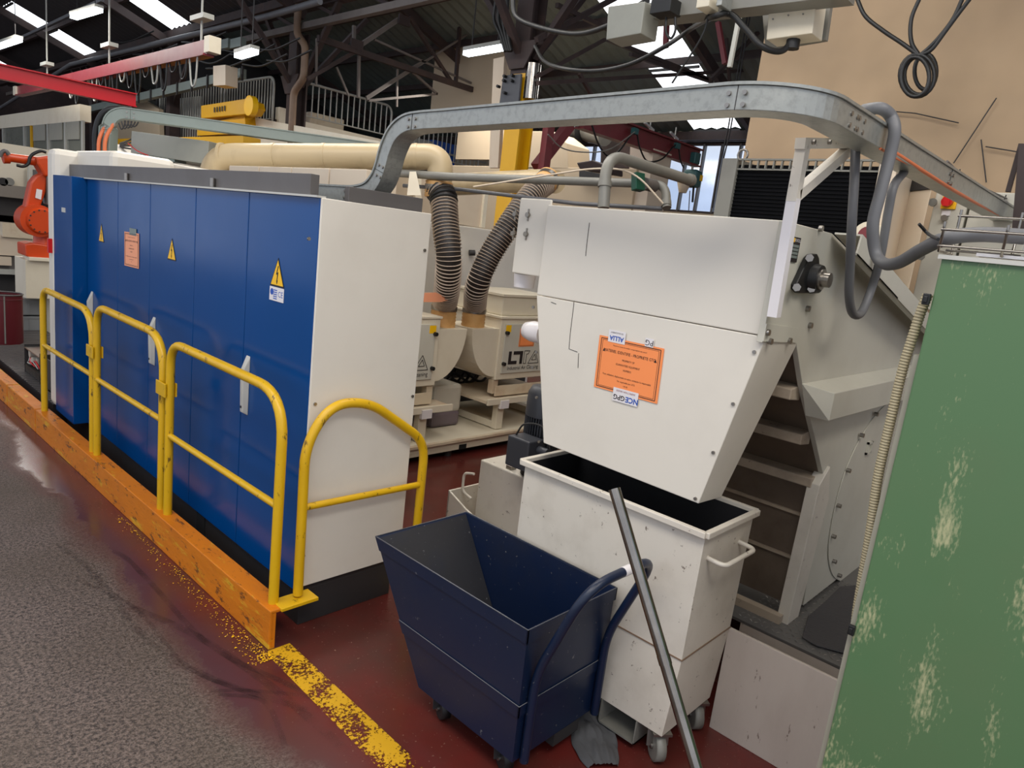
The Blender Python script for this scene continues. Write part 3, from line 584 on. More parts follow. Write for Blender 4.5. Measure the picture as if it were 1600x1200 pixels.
text('INSPECTION GRADE', M['faded'], n2, p-vn*.016, un, vn, .009)

# ============================================================ WHITE BIN
def caster(par, x, y, r, zt, ang=0, dark=False):
    s, c = math.sin(ang), math.cos(ang); f = V((c, s, 0)); sd = V((-s, c, 0)); ctr = V((x, y, r))
    k = MB().bar(ctr+V((0, 0, zt-r-.006))+sd*.035, ctr+V((0, 0, zt-r-.006))-sd*.035, .07, .01).bar(ctr+sd*.023+V((0, 0, 0)), ctr+sd*.023+f*.01+V((0, 0, zt-r-.006)), .004, .035, up=tuple(sd)).bar(ctr-sd*.023, ctr-sd*.023+f*.01+V((0, 0, zt-r-.006)), .004, .035, up=tuple(sd)).build('caster', M['steel'] if not dark else M['dark'], par)
    MB().tube([ctr-sd*.018, ctr-sd*.016, ctr+sd*.016, ctr+sd*.018], [r*.86, r, r, r*.86], 20).build('wheel', M['black'] if dark else M['pipe'], k)
    MB().cyl(ctr-sd*.026, ctr+sd*.026, r*.22, 10).build('axle', M['steel'], k)
bn = thing('chip_bin', 'tall white wheeled bin with a flanged rim under the hopper chute', 'bin', (2.24, 1.34, 0))
x0, x1, y0, y1 = 2.04, 2.43, .925, 1.75
def shell(par, name, mt, ro, ri, zb, zt, mtin, ra=None):
    g = MB(); n = 4
    (ax0, ay0, ax1, ay1), (bx0, by0, bx1, by1) = ro, ri        # top outline, bottom outline
    t = .004; top = [(ax0, ay0), (ax1, ay0), (ax1, ay1), (ax0, ay1)]; bot = [(bx0, by0), (bx1, by0), (bx1, by1), (bx0, by1)]
    g.add([(x, y, zt) for x, y in top]+[(x, y, zb) for x, y in bot], [(0, 1, 5, 4), (1, 2, 6, 5), (2, 3, 7, 6), (3, 0, 4, 7), (4, 5, 6, 7)]); o = g.build(name, mt, par)
    ti = [(ax0+t, ay0+t), (ax1-t, ay0+t), (ax1-t, ay1-t), (ax0+t, ay1-t)]; bi = [(bx0+t, by0+t), (bx1-t, by0+t), (bx1-t, by1-t), (bx0+t, by1-t)]
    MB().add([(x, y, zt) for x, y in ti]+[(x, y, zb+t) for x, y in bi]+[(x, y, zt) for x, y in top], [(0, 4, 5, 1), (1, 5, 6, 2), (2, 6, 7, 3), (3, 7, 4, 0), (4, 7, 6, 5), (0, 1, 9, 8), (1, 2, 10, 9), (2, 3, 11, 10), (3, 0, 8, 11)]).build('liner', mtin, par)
    return o
shell(bn, 'body', M['white_worn'], (x0+.012, y0+.008, x1-.012, y1-.012), (x0+.014, y0+.012, x1-.016, y1-.015), .43, .893, M['binin'])
MB().add([(x0+.014, y0+.012, .43), (x1-.016, y0+.012, .43), (x1-.016, y1-.015, .43), (x0+.014, y1-.015, .43), (x0+.006, y0+.03, .125), (x1-.03, y0+.03, .125), (x1-.03, y1-.03, .125), (x0+.006, y1-.03, .125)], [(0, 1, 5, 4), (1, 2, 6, 5), (2, 3, 7, 6), (3, 0, 4, 7), (4, 5, 6, 7), (0, 3, 2, 1)]).build('lower_body', M['white_worn'], bn, bevel=.002)
MB().box((x0+.0105, y0+.0085, .43), (x1-.012, y1-.012, .434)).build('seam', M['drain'], bn)
rim = MB()
for a, b in (((x0, y0), (x1, y0)), ((x1, y0), (x1, y1)), ((x1, y1), (x0, y1)), ((x0, y1), (x0, y0))): rim.bar((*a, .897), (*b, .897), .022, .022)
rim.build('rim', M['white_worn'], bn, bevel=.003)
hd = [P(1120, 861, y=y0), P(1122, 863, y=y0-.05)+V((0, 0, 0)), ]
MB().tube(arc([(2.10, y0+.01, .80), (2.10, y0-.055, .795), (2.335, y0-.055, .795), (2.335, y0+.01, .80)], .03), .0085, 10).build('handle', M['white_worn'], bn)
MB().box((2.043, 1.055, .03), (2.40, 1.06, .125)).box((2.043, 1.21, .03), (2.40, 1.215, .125)).box((2.043, 1.055, .03), (2.40, 1.215, .036)).build('fork_pocket', M['pipe'], bn)
for x, y in ((2.085, .985), (2.36, .985), (2.085, 1.66), (2.36, 1.66)): caster(bn, x, y, .054, .125, .9)
# ============================================================ NAVY CART
ct = thing('tipping_cart', 'navy blue sheet steel cart with a slanted end and pushing handle', 'cart', (1.8, 1.6, 0))
cx0, cx1, cy0, cy1, cz = 1.55, 2.022, 1.217, 2.015, .585
yb1 = 1.70; zb = .105
cart = MB(); ins = MB(); t = .004
def cs(z): return (cy1-(cz-z)/(cz-zb)*(cy1-yb1))
cart.add([(cx0, cy0, cz), (cx1, cy0, cz), (cx1, cy1, cz), (cx0, cy1, cz), (cx0+.01, cy0, zb), (cx1-.01, cy0, zb), (cx1-.01, yb1, zb), (cx0+.01, yb1, zb)], [(0, 1, 5, 4), (1, 2, 6, 5), (2, 3, 7, 6), (3, 0, 4, 7), (4, 5, 6, 7)]).build('body', M['navy'], ct)
ins.add([(cx0+t, cy0+t, cz), (cx1-t, cy0+t, cz), (cx1-t, cy1-t, cz), (cx0+t, cy1-t, cz), (cx0+.014, cy0+t, zb+t), (cx1-.014, cy0+t, zb+t), (cx1-.014, yb1-.0, zb+t), (cx0+.014, yb1, zb+t), (cx0, cy0, cz), (cx1, cy0, cz), (cx1, cy1, cz), (cx0, cy1, cz)], [(0, 4, 5, 1), (1, 5, 6, 2), (2, 6, 7, 3), (3, 7, 4, 0), (4, 7, 6, 5), (0, 1, 9, 8), (1, 2, 10, 9), (2, 3, 11, 10), (3, 0, 8, 11)]).build('liner', M['navyin'], ct)
MB().add([(cx0+.006, cy1-.0075, cz-.004), (cx1-.006, cy1-.0075, cz-.004), (cx1-.016, yb1-.004, zb+.01), (cx0+.016, yb1-.004, zb+.01)], [(0, 1, 2, 3)]).build('slanted_end', M['endgrey'], ct)
def strip(z0, z1, nm, off=.005):
    g = MB(); a, b = cs(z0), cs(z1)
    fx = lambda z: (cz-z)/(cz-zb)*.01
    g.prism([(cx0+fx(z0)-off, cy0-off, z0), (cx0+fx(z1)-off, cy0-off, z1), (cx0+fx(z1)-off, b, z1), (cx0+fx(z0)-off, a, z0)], (off+.001, 0, 0))
    g.prism([(cx0+fx(z0)-off, cy0-off, z0), (cx1-fx(z0)+off, cy0-off, z0), (cx1-fx(z1)+off, cy0-off, z1), (cx0+fx(z1)-off, cy0-off, z1)], (0, off, 0))
    g.prism([(cx1-fx(z0), cy0-off, z0), (cx1-fx(z1), cy0-off, z1), (cx1-fx(z1), b, z1), (cx1-fx(z0), a, z0)], (off, 0, 0)); g.build(nm, M['navy'], ct)
strip(.54, .586, 'rim_band'); strip(.275, .315, 'waist_band')
MB().tube([(cx0-.003, cy0-.003, .587), (cx1+.003, cy0-.003, .587), (cx1+.003, cy1, .587), (cx0-.003, cy1, .587)], .0024, 6, closed=True).build('rim_edge', M['worn_highlight'], ct)
zz = .316; MB().tube([(cx0+.003, cs(zz), zz), (cx0+.002, cy0-.004, zz), (cx1-.002, cy0-.004, zz)], .0016, 6).build('waist_edge', M['worn_highlight'], ct)
hpth = arc([(1.60, cy0-.016, .10), (1.60, cy0-.016, .42), (1.62, cy0-.15, .775), (2.005, cy0-.15, .775), (1.985, cy0-.016, .42), (1.985, cy0-.016, .10)], [.08, .12, .12, .08], 8)
MB().tube(hpth, .0155, 14).build('push_handle', M['navy'], ct)
MB().cyl((1.80, cy0-.15, .775), (1.84, cy0-.15, .775), .0165, 14).build('tape_band', M['paper'], ct)
MB().box((1.78, 1.22, .05), (1.92, 1.6, .1)).build('tow_bracket', M['dark'], ct)
for x, y in ((1.62, 1.30), (1.96, 1.30), (1.62, 1.62), (1.96, 1.62)): caster(ct, x, y, .042, .105, 1.2, True)
# ============================================================ CHROME PIPE AND RAG
a = P(958, 762, d=2.05); b = P(1088, 1215, d=1.70)
a = P(960, 764, d=1.92); b_ = P(1098, 1235, d=1.72); drn = (b_-a).normalized()
tz = -a.z/drn.z; pe = a+drn*tz
mid = a+(pe-a)*.33
pr_ = MB().tube([a, mid], .0165, 18, cap=False).tube([mid, pe], .0158, 18).tube([mid-drn*.004, mid+drn*.02], .0172, 18).build('steel_pipe', M['chrome'], label='bare chromed steel pipe leaning in front of the navy cart handle', cat='pipe', origin=tuple(pe))
MB().tube([a+drn*.001, a+drn*.03], .0135, 14).build('bore', M['blackm'], pr_)
g = bmesh.new(); bmesh.ops.create_grid(g, x_segments=24, y_segments=36, size=.5)
r0 = P(912, 1120, z=0); r1 = P(940, 1190, z=0); me = bpy.data.meshes.new('rag'); dd = (r1-r0)
for vtx in g.verts:
    u_, v_ = vtx.co.x, vtx.co.y+.5
    wdt = .055+.05*math.sin(v_*2.9)+.02*noise.noise(V((v_*4, u_, 0))); s_ = V((-dd.y, dd.x, 0)).normalized()
    p = r0-dd*.15+dd*1.3*v_+s_*(u_*2*wdt*.8); z = .012+.028*abs(noise.noise(V((u_*7, v_*3, 2))))+.02*math.cos(u_*3)*(1-v_*.6)
    vtx.co = (p.x-r0.x, p.y-r0.y, max(z, .003)*(1 if abs(u_) < .48 else .3))
g.to_mesh(me); g.free(); me.materials.append(M['rag']); me.polygons.foreach_set('use_smooth', [True]*len(me.polygons))
o = bpy.data.objects.new('rag', me); COL.objects.link(o); o.location = (r0.x, r0.y, 0); tag(o, 'crumpled dark grey rag on the red floor behind the cart', 'rag')

# ============================================================ SKIRT, PLATE, MAT
sk = thing('platform', 'low platform with scuffed white skirt and checker plate top', 'platform', (2.8, .5, 0))
MB().box((2.41, -.4, 0), (2.422, .94, .43)).build('skirt', M['pinkwhite'], sk, bevel=.002)
MB().box((2.735, -.4, .0), (2.745, 1.02, .30)).build('riser', M['pinkwhite'], sk)
MB().box((2.735, -.4, .298), (5.2, 2.0, .31)).build('checker_plate', M['plate'], sk)
g = MB()
for i in range(24):
    for j in range(34):
        x = 2.77+i*.034; y = .25+j*.024; a = .9 if (i+j) % 2 else -.5; c, s_ = math.cos(a)*.012, math.sin(a)*.012
        g.add([(x-c, y-s_, .3102), (x+s_*.28, y-c*.28, .3125), (x+c, y+s_, .3102), (x-s_*.28, y+c*.28, .3125)], [(0, 1, 2, 3)])
g.build('raised_lozenges', M['lozenge'], sk, kind='stuff')
q = [P(*k_, z=.315) for k_ in ((1253, 997), (1262, 965), (1290, 940), (1312, 918), (1345, 915), (1345, 1030), (1320, 1022), (1275, 1010))]
MB().prism(q, (0, 0, .006)).build('rubber_mat', M['mat'], label='dark ribbed rubber mat lying on the checker plate by the green cabinet', cat='mat', bevel=.002)

# ============================================================ GREEN CABINET, FAR RIGHT
gc = thing('green_cabinet', 'tall green steel cabinet with worn chipped paint at the right edge', 'cabinet', (2.1, -.4, 0))
MB().box((1.9, -1.2, .05), (2.6, .415, 1.838)).build('body', M['green'], gc, bevel=.004)
MB().box((1.893, -1.2, 1.832), (2.6, .422, 1.842)).build('top_lip', M['handle'], gc)
MB().box((1.885, .405, .0), (1.905, .428, 1.79)).build('edge_trim', M['white_grey'], gc) if 0 else None
MB().box((1.91, .415, .05), (2.5, .428, 1.6)).build('side_strip', M['stripgrey'], gc)
for q in ((1449, 468), (1332, 985)):
    c = P(*q, x=1.895); MB().box((1.888, c.y-.006, c.z-.013), (1.9, c.y+.010, c.z+.014)).box((1.884, c.y-.002, c.z-.008), (1.89, c.y+.007, c.z+.008)).build('cable_clip', M['black'], gc, bevel=.002)
# ribbed conduit down its edge
path = spline([P(*q, x=1.935) for q in ((1449, 462), (1438, 490), (1425, 530), (1411, 575), (1391, 660), (1372, 745), (1361, 825), (1350, 890), (1340, 950), (1336, 985))], 6)
hs = MB().tube(path, .0105, 12).build('ribbed_conduit', M['conduitbeige'], label='beige ribbed conduit running down the left edge of the green cabinet', cat='conduit')
g = MB(); L_ = sum((path[i+1]-path[i]).length for i in range(len(path)-1)); n = int(L_/.0085); d0 = 0; i = 0; acc = 0
def along(path, step):
    res = []; acc = 0; nxt = 0
    for i in range(len(path)-1):
        a, b = path[i], path[i+1]; l = (b-a).length
        while nxt <= acc+l: res.append((a.lerp(b, (nxt-acc)/l), (b-a).normalized())); nxt += step
        acc += l
    return res
def rings(path, step, r, w, seg=14, rad=None):
    g = MB()
    al = along(path, step)
    for k, (p, t) in enumerate(al):
        rr = r if rad is None else rad(k/len(al)); g.tube([p-t*w, p-t*w*.4, p+t*w*.4, p+t*w], [rr*.9, rr, rr, rr*.9], seg, cap=False)
    return g
rings(path, .0075, .0125, .003, 10).build('ribs', M['conduitbeige'], hs, kind='stuff')
# wire basket tray on top
bk = thing('wire_tray', 'bright wire cable tray lying on top of the green cabinet', 'cable tray', (2.0, -.3, 1.845))
for x, z in ((1.90, 1.90), (1.90, 1.862), (1.99, 1.858), (2.03, 1.945)): MB().tube([(x, .43, z), (x, -1.1, z)], .0032, 8).build('long_wire', M['chrome'], bk)
for y in (.425, .30, .17, .04, -.1, -.24, -.4): MB().tube([(1.90, y, 1.918), (1.90, y, 1.85), (2.03, y, 1.85), (2.03, y, 1.96)], .0032, 8).build('cross_wire', M['chrome'], bk)
MB().box((1.91, .22, 1.846), (1.95, .35, 1.853)).build('label_plate', M['paper'], bk)
MB().box((1.94, .16, 1.855), (2.02, .27, 1.885)).build('small_box', M['grey'], bk)

# ============================================================ GALVANISED TRAY (overhead)
def tray(name, label, mt, path, w, h, joints, cat='cable tray'):
    root = thing(name, label, cat, tuple(path[0][0]))
    pts = [p for p, u in path]; ups = [u for p, u in path]
    MB().sweep(pts, w, h, ups).build('duct', mt, root, bevel=.002)
    lid = MB().sweep([p+V(u)*(h*.5+.004) for p, u in path], w+.012, .008, ups); lid.build('lid', mt, root)
    for (p, t, n, u) in joints:                     # p on outer side face
        p, t, n, u = V(p), V(t).normalized(), V(n).normalized(), V(u).normalized()
        for a in (-.022, .022):
            for b in (-.3, .18):
                c = p+t*a+u*(h*b); MB().cyl(c, c+n*.006, .0065, 8).build('bolt', M['steel'], root)
        c = p+n*.0008; MB().bar(c-u*h*.5, c+u*h*.5, .0015, .002, up=tuple(n)).build('joint', M['dark'], root)
    return root
h = .062; w = .09; ox = 1.83+w/2; Z = V((0, 0, 1))
prof = spline([V((ox, y, z)) for y, z in ((3.3, 1.879), (2.87, 1.879), (2.74, 1.883), (2.655, 1.902), (2.598, 1.945), (2.567, 2.0), (2.543, 2.07), (2.50, 2.135), (2.43, 2.172), (2.34, 2.182), (2.2, 2.184))], 4)
path = []
for i, p in enumerate(prof):
    t_ = (prof[min(i+1, len(prof)-1)]-prof[max(i-1, 0)]).normalized(); path.append((p, t_.cross(V((1, 0, 0))) if t_.cross(V((1, 0, 0))).z > -.2 else -t_.cross(V((1, 0, 0)))))
path = [(p, u if u.z >= -.05 else -u) for p, u in path]
def add(p, u=Z): path.append((V(p), V(u)))
add((1.83, 1.5, 2.185)); bx, by, br2 = 1.795, .955, .175
add((bx, by, 2.185))
for k in range(1, 13):
    a = math.radians(90*k/12); add((bx+br2*(1-math.cos(a)), by-br2*math.sin(a), 2.185))
add((2.6, .768, 2.185)); add((5.45, .70, 2.185))
def outer(i): return path[i][0]-V((w/2, 0, 0))
jl = [((1.83, 2.375, 2.18), (0, -1, 0), (-1, 0, 0), Z), ((1.83, 2.572, 1.985), (0, .3, -1), (-1, 0, 0), (0, 1, .3)), ((1.83, 2.80, 1.881), (0, -1, 0), (-1, 0, 0), Z), ((1.752, .93, 2.185), (0, -1, 0), (-1, 0, 0), Z),
      ((2.05, .736, 2.185), (1, 0, 0), (0, -1, 0), Z), ((2.11, .735, 2.185), (1, 0, 0), (0, -1, 0), Z), ((3.1, .711, 2.185), (1, 0, 0), (0, -1, 0), Z)]
tray('galvanised_tray', 'large bolted galvanised cable tray curving across the whole view above the hopper', M['galv'], path, w, h, jl)
# grey trunking at the left
p0 = V((1.75, 5.78, 1.93)); 
pa = [(V((1.755, 5.79, 1.93)), V((-.7, .7, 0))), (V((1.765, 5.79, 2.22)), V((-.7, .7, 0)))]
tv = (P(600, 234, d=5.75)-V((1.87, 5.70, 2.33))).normalized()
for k in range(1, 9):
    a = math.radians(88*k/8); r_ = .11; base = V((1.765, 5.79, 2.22)); hv = V((tv.x, tv.y, 0)).normalized()
    pa.append((base+hv*r_*(1-math.cos(a))+Z*r_*math.sin(a), (-hv*math.cos(a)+Z*math.sin(a))))
pa.append((pa[-1][0]+tv*2.1, Z))
nrm = V((0, 0, 1)).cross(tv).normalized(); nrm = nrm if nrm.x < 0 else -nrm
tray('grey_trunking', 'grey green painted trunking rising behind the blue cabinet and running right', M['galv2'], pa, .11, .07, [(pa[1][0]+nrm*.055-Z*.02, (0, 0, 1), nrm, tv), (pa[-2][0]+nrm*.055+tv*.03, tv, nrm, (0, 0, 1))])
MB().tube(spline([V((1.70, 5.86, 1.93)), V((1.70, 5.86, 2.2)), V((1.76, 5.82, 2.34)), V((1.9, 5.75, 2.37))]), .022, 10).build('cable', M['black'], label='thick black cable rising beside the grey trunking', cat='cable')
for k, dx in enumerate((0, .03)):
    MB().tube(spline([V((1.69+dx, 5.75-dx, 1.93)), V((1.69+dx, 5.76-dx, 2.12)), V((1.75+dx, 5.77-dx, 2.26))]), .013, 10).build('cable', M['copper'], label='orange cable rising by the grey trunking, the one %s' % ('farther left' if k == 0 else 'farther right'), cat='cable')

# ============================================================ GREY HOSES AND CABLES AT THE TRAY CORNER
def hose(label, px, y, r, mt=M['conduit'], n='flexible_hose', cat='hose', **kw):
    ys = y if isinstance(y, list) else [y]*len(px)
    return MB().tube(spline([P(*q, y=yy) for q, yy in zip(px, ys)], 7), r, 14).build(n, mt, label=label, cat=cat, **kw)
hose('dark rubber hose hanging in a long narrow loop beside the bracket', [(1337, 226), (1335, 280), (1331, 350), (1328, 420), (1327, 465), (1333, 490), (1346, 488), (1362, 450), (1376, 400), (1388, 330), (1397, 290), (1412, 270)], [.83, .80, .78, .78, .78, .78, .78, .78, .76, .76, .76, .78], .0145)
MB().tube(spline([P(*q[:2], y=q[2]) for q in ((1350, 172, .80), (1362, 170, .77), (1378, 170, .74), (1392, 182, .72), (1398, 205, .70), (1390, 245, .70), (1376, 300, .70), (1364, 350, .70), (1368, 395, .68), (1382, 412, .64), (1405, 410, .58), (1440, 390, .50))]+[P(*q, x=1.955) for q in ((1475, 374), (1520, 367), (1600, 370))]+[V((1.955, -.1, 1.895)), V((1.955, -.5, 1.89))], 7), .0175, 14).build('flexible_hose', M['conduit'], label='thick grey hose draped over the galvanised tray then swept right over the green cabinet', cat='hose')
MB().tube(spline([P(*q, y=yy) for q, yy in (((1376, 228), .735), ((1400, 240), .73), ((1450, 272), .72), ((1500, 303), .71), ((1560, 335), .70), ((1640, 372), .69))]), .0065, 8).build('cable', M['copper'], label='orange cable running along the face of the galvanised tray', cat='cable')
MB().tube(spline([P(*q, y=.73) for q in ((1375, 232), (1410, 252), (1440, 262), (1470, 258), (1490, 262))]), .004, 8).build('cable', M['copper'], label='thin orange cable looping off the tray joint', cat='cable')
for i in range(3):
    MB().tube(spline([P(q[0], q[1]+i*5, y=.735) for q in ((1480, 252), (1510, 280), (1550, 300), (1600, 322), (1640, 340))]), .0045, 7).build('cable', M['bracketgrey'], label='%s of three thin grey cables strapped to the right end of the galvanised tray' % ('topmost', 'middle', 'lowest')[i], cat='cable', group='strapped grey cables')
for a, b in (((1500, 265), (1483, 297)), ((1572, 305), (1560, 335))): MB().tube([P(*a, y=.735), P(*b, y=.735)], .003, 6).build('cable_tie', M['black'], label='black cable tie round the tray, the %s one' % ('left' if a[0] < 1550 else 'right'), cat='cable tie')
MB().tube(spline([P(1436, 350, y=.5), P(1450, 365, y=.48), P(1466, 374, y=.42)]), .004, 7).build('cable_tie', M['black'], label='long black tie end sticking up at the green cabinet hose', cat='cable tie')
# thin wires on the beige wall
for lab, q in (('thin straight wire slanting up across the beige wall', ((1490, 255), (1557, 153))), ('thin wire running left to right under the hanging coil', ((1395, 174), (1430, 177), (1498, 192))), ('short upright wire on the beige wall', ((1533, 218), (1541, 285))), ('thin level wire reaching the right edge of the beige wall', ((1540, 229), (1600, 239)))):
    MB().tube([P(*k_, x=5.47) for k_ in q], .0038, 6).build('wall_wire', M['maroon'] if 0 else M['dark'], label=lab, cat='wire')
# coil of cable hung in front of the wall
co = thing('cable_coil', 'black cable tied in a hanging coil before the beige wall', 'cable', tuple(P(1436, 90, x=5.1)))
for q in (((1338, -5), (1352, 25), (1380, 48), (1410, 68), (1436, 87)), ((1438, -5), (1424, 30), (1424, 65), (1436, 87)), ((1505, -5), (1490, 28), (1470, 55), (1450, 76), (1436, 87)), ((1518, -5), (1495, 25), (1475, 52), (1455, 78), (1436, 87))):
    MB().tube([P(*q[0], x=5.1)+V((0, (q[0][0]-1430)*-.002, 1.9))]+spline([P(*k_, x=5.1) for k_ in q]), .013, 8).build('strand', M['black'], co)
for cx_, cy_, a, b in ((1433, 118, 27, 33), (1437, 118, 24, 30), (1430, 120, 22, 31), (1446, 112, 17, 28)):
    MB().tube([P(cx_+a*math.sin(t_/24*6.283), cy_-b*math.cos(t_/24*6.283), x=5.1+.01*(cx_-1433)) for t_ in range(24)], .013, 8, closed=True).build('loop', M['black'], co)

# ============================================================ GEARED MOTOR AND ITS BASE
gm = thing('geared_motor', 'upright dark grey finned electric motor half hidden behind the white bin', 'motor', (2.78, 2.3, .5))
mc = V((2.78, 2.27, 0))
MB().tube([mc+V((0, 0, 1.04)), mc+V((0, 0, 1.035)), mc+V((0, 0, 1.0)), mc+V((0, 0, .88))], [.05, .08, .098, .10], 24).build('fan_cowl', M['motor'], gm)
MB().cyl(mc+V((0, 0, .70)), mc+V((0, 0, .90)), .082, 24).build('body', M['motor'], gm)
fn = MB()
for i in range(40):
    a = i/40*6.283; fn.bar(mc+V((math.cos(a)*.09, math.sin(a)*.09, .71)), mc+V((math.cos(a)*.09, math.sin(a)*.09, .885)), .004, .018, up=(math.cos(a), math.sin(a), 0))
fn.build('cooling_fins', M['motor'], gm, kind='stuff')
MB().cyl(mc+V((0, 0, .55)), mc+V((0, 0, .62)), .088, 24).build('flange', M['black'], gm); MB().cyl(mc+V((0, 0, .62)), mc+V((0, 0, .66)), .09, 24).build('pale_ring', M['handle'], gm); MB().cyl(mc+V((0, 0, .66)), mc+V((0, 0, .71)), .086, 24).build('neck', M['motor'], gm)
c = P(806, 690, y=2.25)
tb = MB().box((2.56, 2.16, .63), (2.68, 2.31, .79)).build('terminal_box', M['motor'], gm, bevel=.008)
for z in (.74, .67): MB().cyl((2.64, 2.17, z), (2.64, 2.10, z), .022, 12).build('cable_gland', M['motor'], tb)
MB().tube(spline([V((2.64, 2.11, .74)), V((2.68, 1.98, .71)), V((2.75, 1.8, .66))]), .008, 8).build('cable', M['pipe'], gm)
MB().tube(spline([V((2.60, 2.29, .79)), V((2.60, 2.24, .86)), V((2.64, 2.15, .86)), V((2.66, 2.1, .75))]), .005, 8).build('cable', M['dark'], gm)
bs = thing('motor_base', 'cream white machine foot with an open sloped side pocket, behind the bin', 'machine base', (3.0, 2.4, 0))
g = MB().box((2.70, 1.9, 0), (3.2, 2.62, .54)); g.build('block', M['white_worn'], bs, bevel=.008)
MB().box((2.72, 2.40, .52), (2.76, 2.44, .56)).build('bolt', M['steel'], bs)
g = MB(); g.prism([(2.60, 2.75, 0), (2.60, 2.75, .33), (2.60, 2.60, .27), (2.60, 2.35, .2), (2.60, 1.85, .2), (2.60, 1.85, 0)], (.012, 0, 0)); g.box((2.60, 2.74, 0), (3.1, 2.752, .33)); g.build('side_pocket', M['white_worn'], bs, bevel=.003)
MB().tube([P(815, 838, y=2.0)+V((0, 0, 0)), P(820, 842, y=1.95)], .02, 10).build('knob', M['dark'], bs)
MB().tube(arc([(2.68, 2.64, .3), (2.68, 2.72, .32), (2.68, 2.72, .43), (2.68, 2.64, .45)], .03), .008, 8).build('side_handle', M['white_worn'], bs)

# ============================================================ DUCT, HOSES, AIR CLEANERS
dp = thing('extraction_pipe', 'fat cream extraction pipe with elbows running above the white machine', 'duct pipe', tuple(P(500, 245, d=5.2)))
e0 = P(329, 275, d=5.25); e1 = P(333, 244, d=5.25); e2 = P(690, 245, d=5.2); e3 = P(692, 275, d=5.2); r_ = .095
e0 = V((e1.x, e1.y, e1.z-.35)); e3 = V((e2.x, e2.y, e2.z-.24))
full = arc([e0, e1, e2, e3], [.17, .17], 10)
MB().tube(full, r_, 28).build('pipe', M['duct'], dp)
for f_ in (.04, .27, .49, .78, .89):
    p = e1.lerp(e2, f_); t_ = (e2-e1).normalized(); MB().tube([p-t_*.012, p+t_*.012], r_+.003, 28).build('joint_ring', M['duct'], dp)
def clamp(par, p, t_, r, mt=M['steel']):
    t_ = V(t_).normalized(); MB().tube([p-t_*.018, p+t_*.018], r+.004, 28).build('hose_clamp', mt, par)
def ribbed(name, label, path, r, cuffs):
    root = MB().tube(path, r*.90, 24).build(name, M['hoseb'], label=label, cat='hose')
    rings(path, .025, r*1.0, .0030, 24).build('wire_ribs', M['hosew'], root, kind='stuff')
    for a, b in cuffs:
        t_ = (V(b)-V(a)); n = 7
        MB().tube([V(a)+t_*(k/(2*n)) for k in range(2*n+1)], [r*(1.03 if k % 2 else .97) for k in range(2*n+1)], 28).build('cuff', M['collar'], root)
        clamp(root, V(a)+t_*.15 if cuffs.index((a, b)) else V(a)+t_*.4, t_, r)
    return root
b1 = P(691, 512, y=4.22); k1 = V((b1.x, b1.y, b1.z+.19))
hp1 = spline([e3+V((0, 0, .0)), P(693, 310, d=5.2), P(696, 350, d=5.15), P(701, 400, d=5.15), P(699, 445, d=5.3), k1, ], 10)
rh = ribbed('ribbed_hose', 'brown ribbed suction hose hanging straight down from the cream elbow', hp1, .102, [((e3+V((0, 0, .06))), (e3-V((0, 0, .06)))), (k1, b1)])
rings(hp1[1:14], .03, .106, .010, 24).build('black_section', M['black'], rh, label='glossy black ribbed top section')
# second pipe and hose, behind
dp2 = thing('extraction_pipe', 'second cream extraction pipe lower down behind the grey conduit', 'duct pipe', tuple(P(750, 292, d=6)))
f0 = P(470, 300, d=6.6); f1_ = P(845, 282, d=6.0); f2 = P(868, 284, d=5.75)
MB().tube(arc([f0, f1_, f2], .1), .095, 24).build('pipe', M['duct'], dp2)
b2 = P(738, 515, y=4.2); k2_ = V((b2.x, b2.y, b2.z+.19))
hp2 = spline([P(858, 283, d=5.8), P(832, 303, d=5.6), P(800, 345, d=5.5), P(765, 400, d=5.5), P(746, 445, d=5.55), k2_], 10)
ribbed('ribbed_hose', 'brown ribbed suction hose slanting up to the right behind the hopper', hp2, .098, [((hp2[0]-V((.0, 0, -.03))), hp2[3]), (k2_, b2)])
def cleaner(label, x0, x1, hx0, hx1, hood_left, cover):
    t = thing('air_cleaner', label, 'air cleaner', ((x0+x1)/2, 4.3, .55)); yf = 4.05
    MB().box((x0, yf, .585), (x1, 4.75, 1.12)).build('housing', M['cream'], t, bevel=.006)
    dr_ = MB().box((x0+.05, yf-.012, .64), (x1-.05, yf, 1.075)).build('door', M['white_grey'], t, bevel=.004)
    MB().box((x0-.01, yf-.01, 1.115), (x1+.01, 4.76, 1.135)).build('lid', M['cream'], t, bevel=.003)
    # hood with quarter-round side
    xa, xb = (hx0, hx1); n = 10; pr2 = []
    for k in range(n+1):
        a = math.pi/2*k/n
        pr2.append((xb-(xb-xa)*math.cos(a), yf+.02, 1.03-.42*math.sin(a))) if hood_left else pr2.append((xa+(xb-xa)*math.cos(a), yf+.02, 1.03-.42*math.sin(a)))
    pr2.append((xb if hood_left else xa, yf+.02, 1.03)); MB().prism(pr2, (0, .42, 0)).build('intake_hood', M['cream'], t, bevel=.003)
    dx = x0+.06 if hood_left else x1-.06
    for z in (1.0, .73): MB().cyl((dx+(.0), yf-.012, z), (dx, yf-.04, z), .016, 10).build('door_knob', M['black'], dr_)
    MB().box((dx-.01 if hood_left else dx-.055, yf-.0135, .985+.02), (dx+.055 if hood_left else dx+.01, yf-.012, 1.065)).build('yellow_label', M['sticker'], dr_)
    for x in (x0+.03, x1-.03):
        MB().box((x-.03, yf+.02, .46), (x+.03, yf+.08, .585)).build('leg', M['cream_rust'], t)
    MB().box((x0+.02, yf, .44), (x1-.02, yf+.012, .53)).build('lower_rail', M['cream_rust'], t)
    return t, dr_
a1, d1 = cleaner('cream air cleaner unit partly hidden by the white cabinet end, hood on its right', 2.75, 3.56, 3.56, 3.87, False, False)
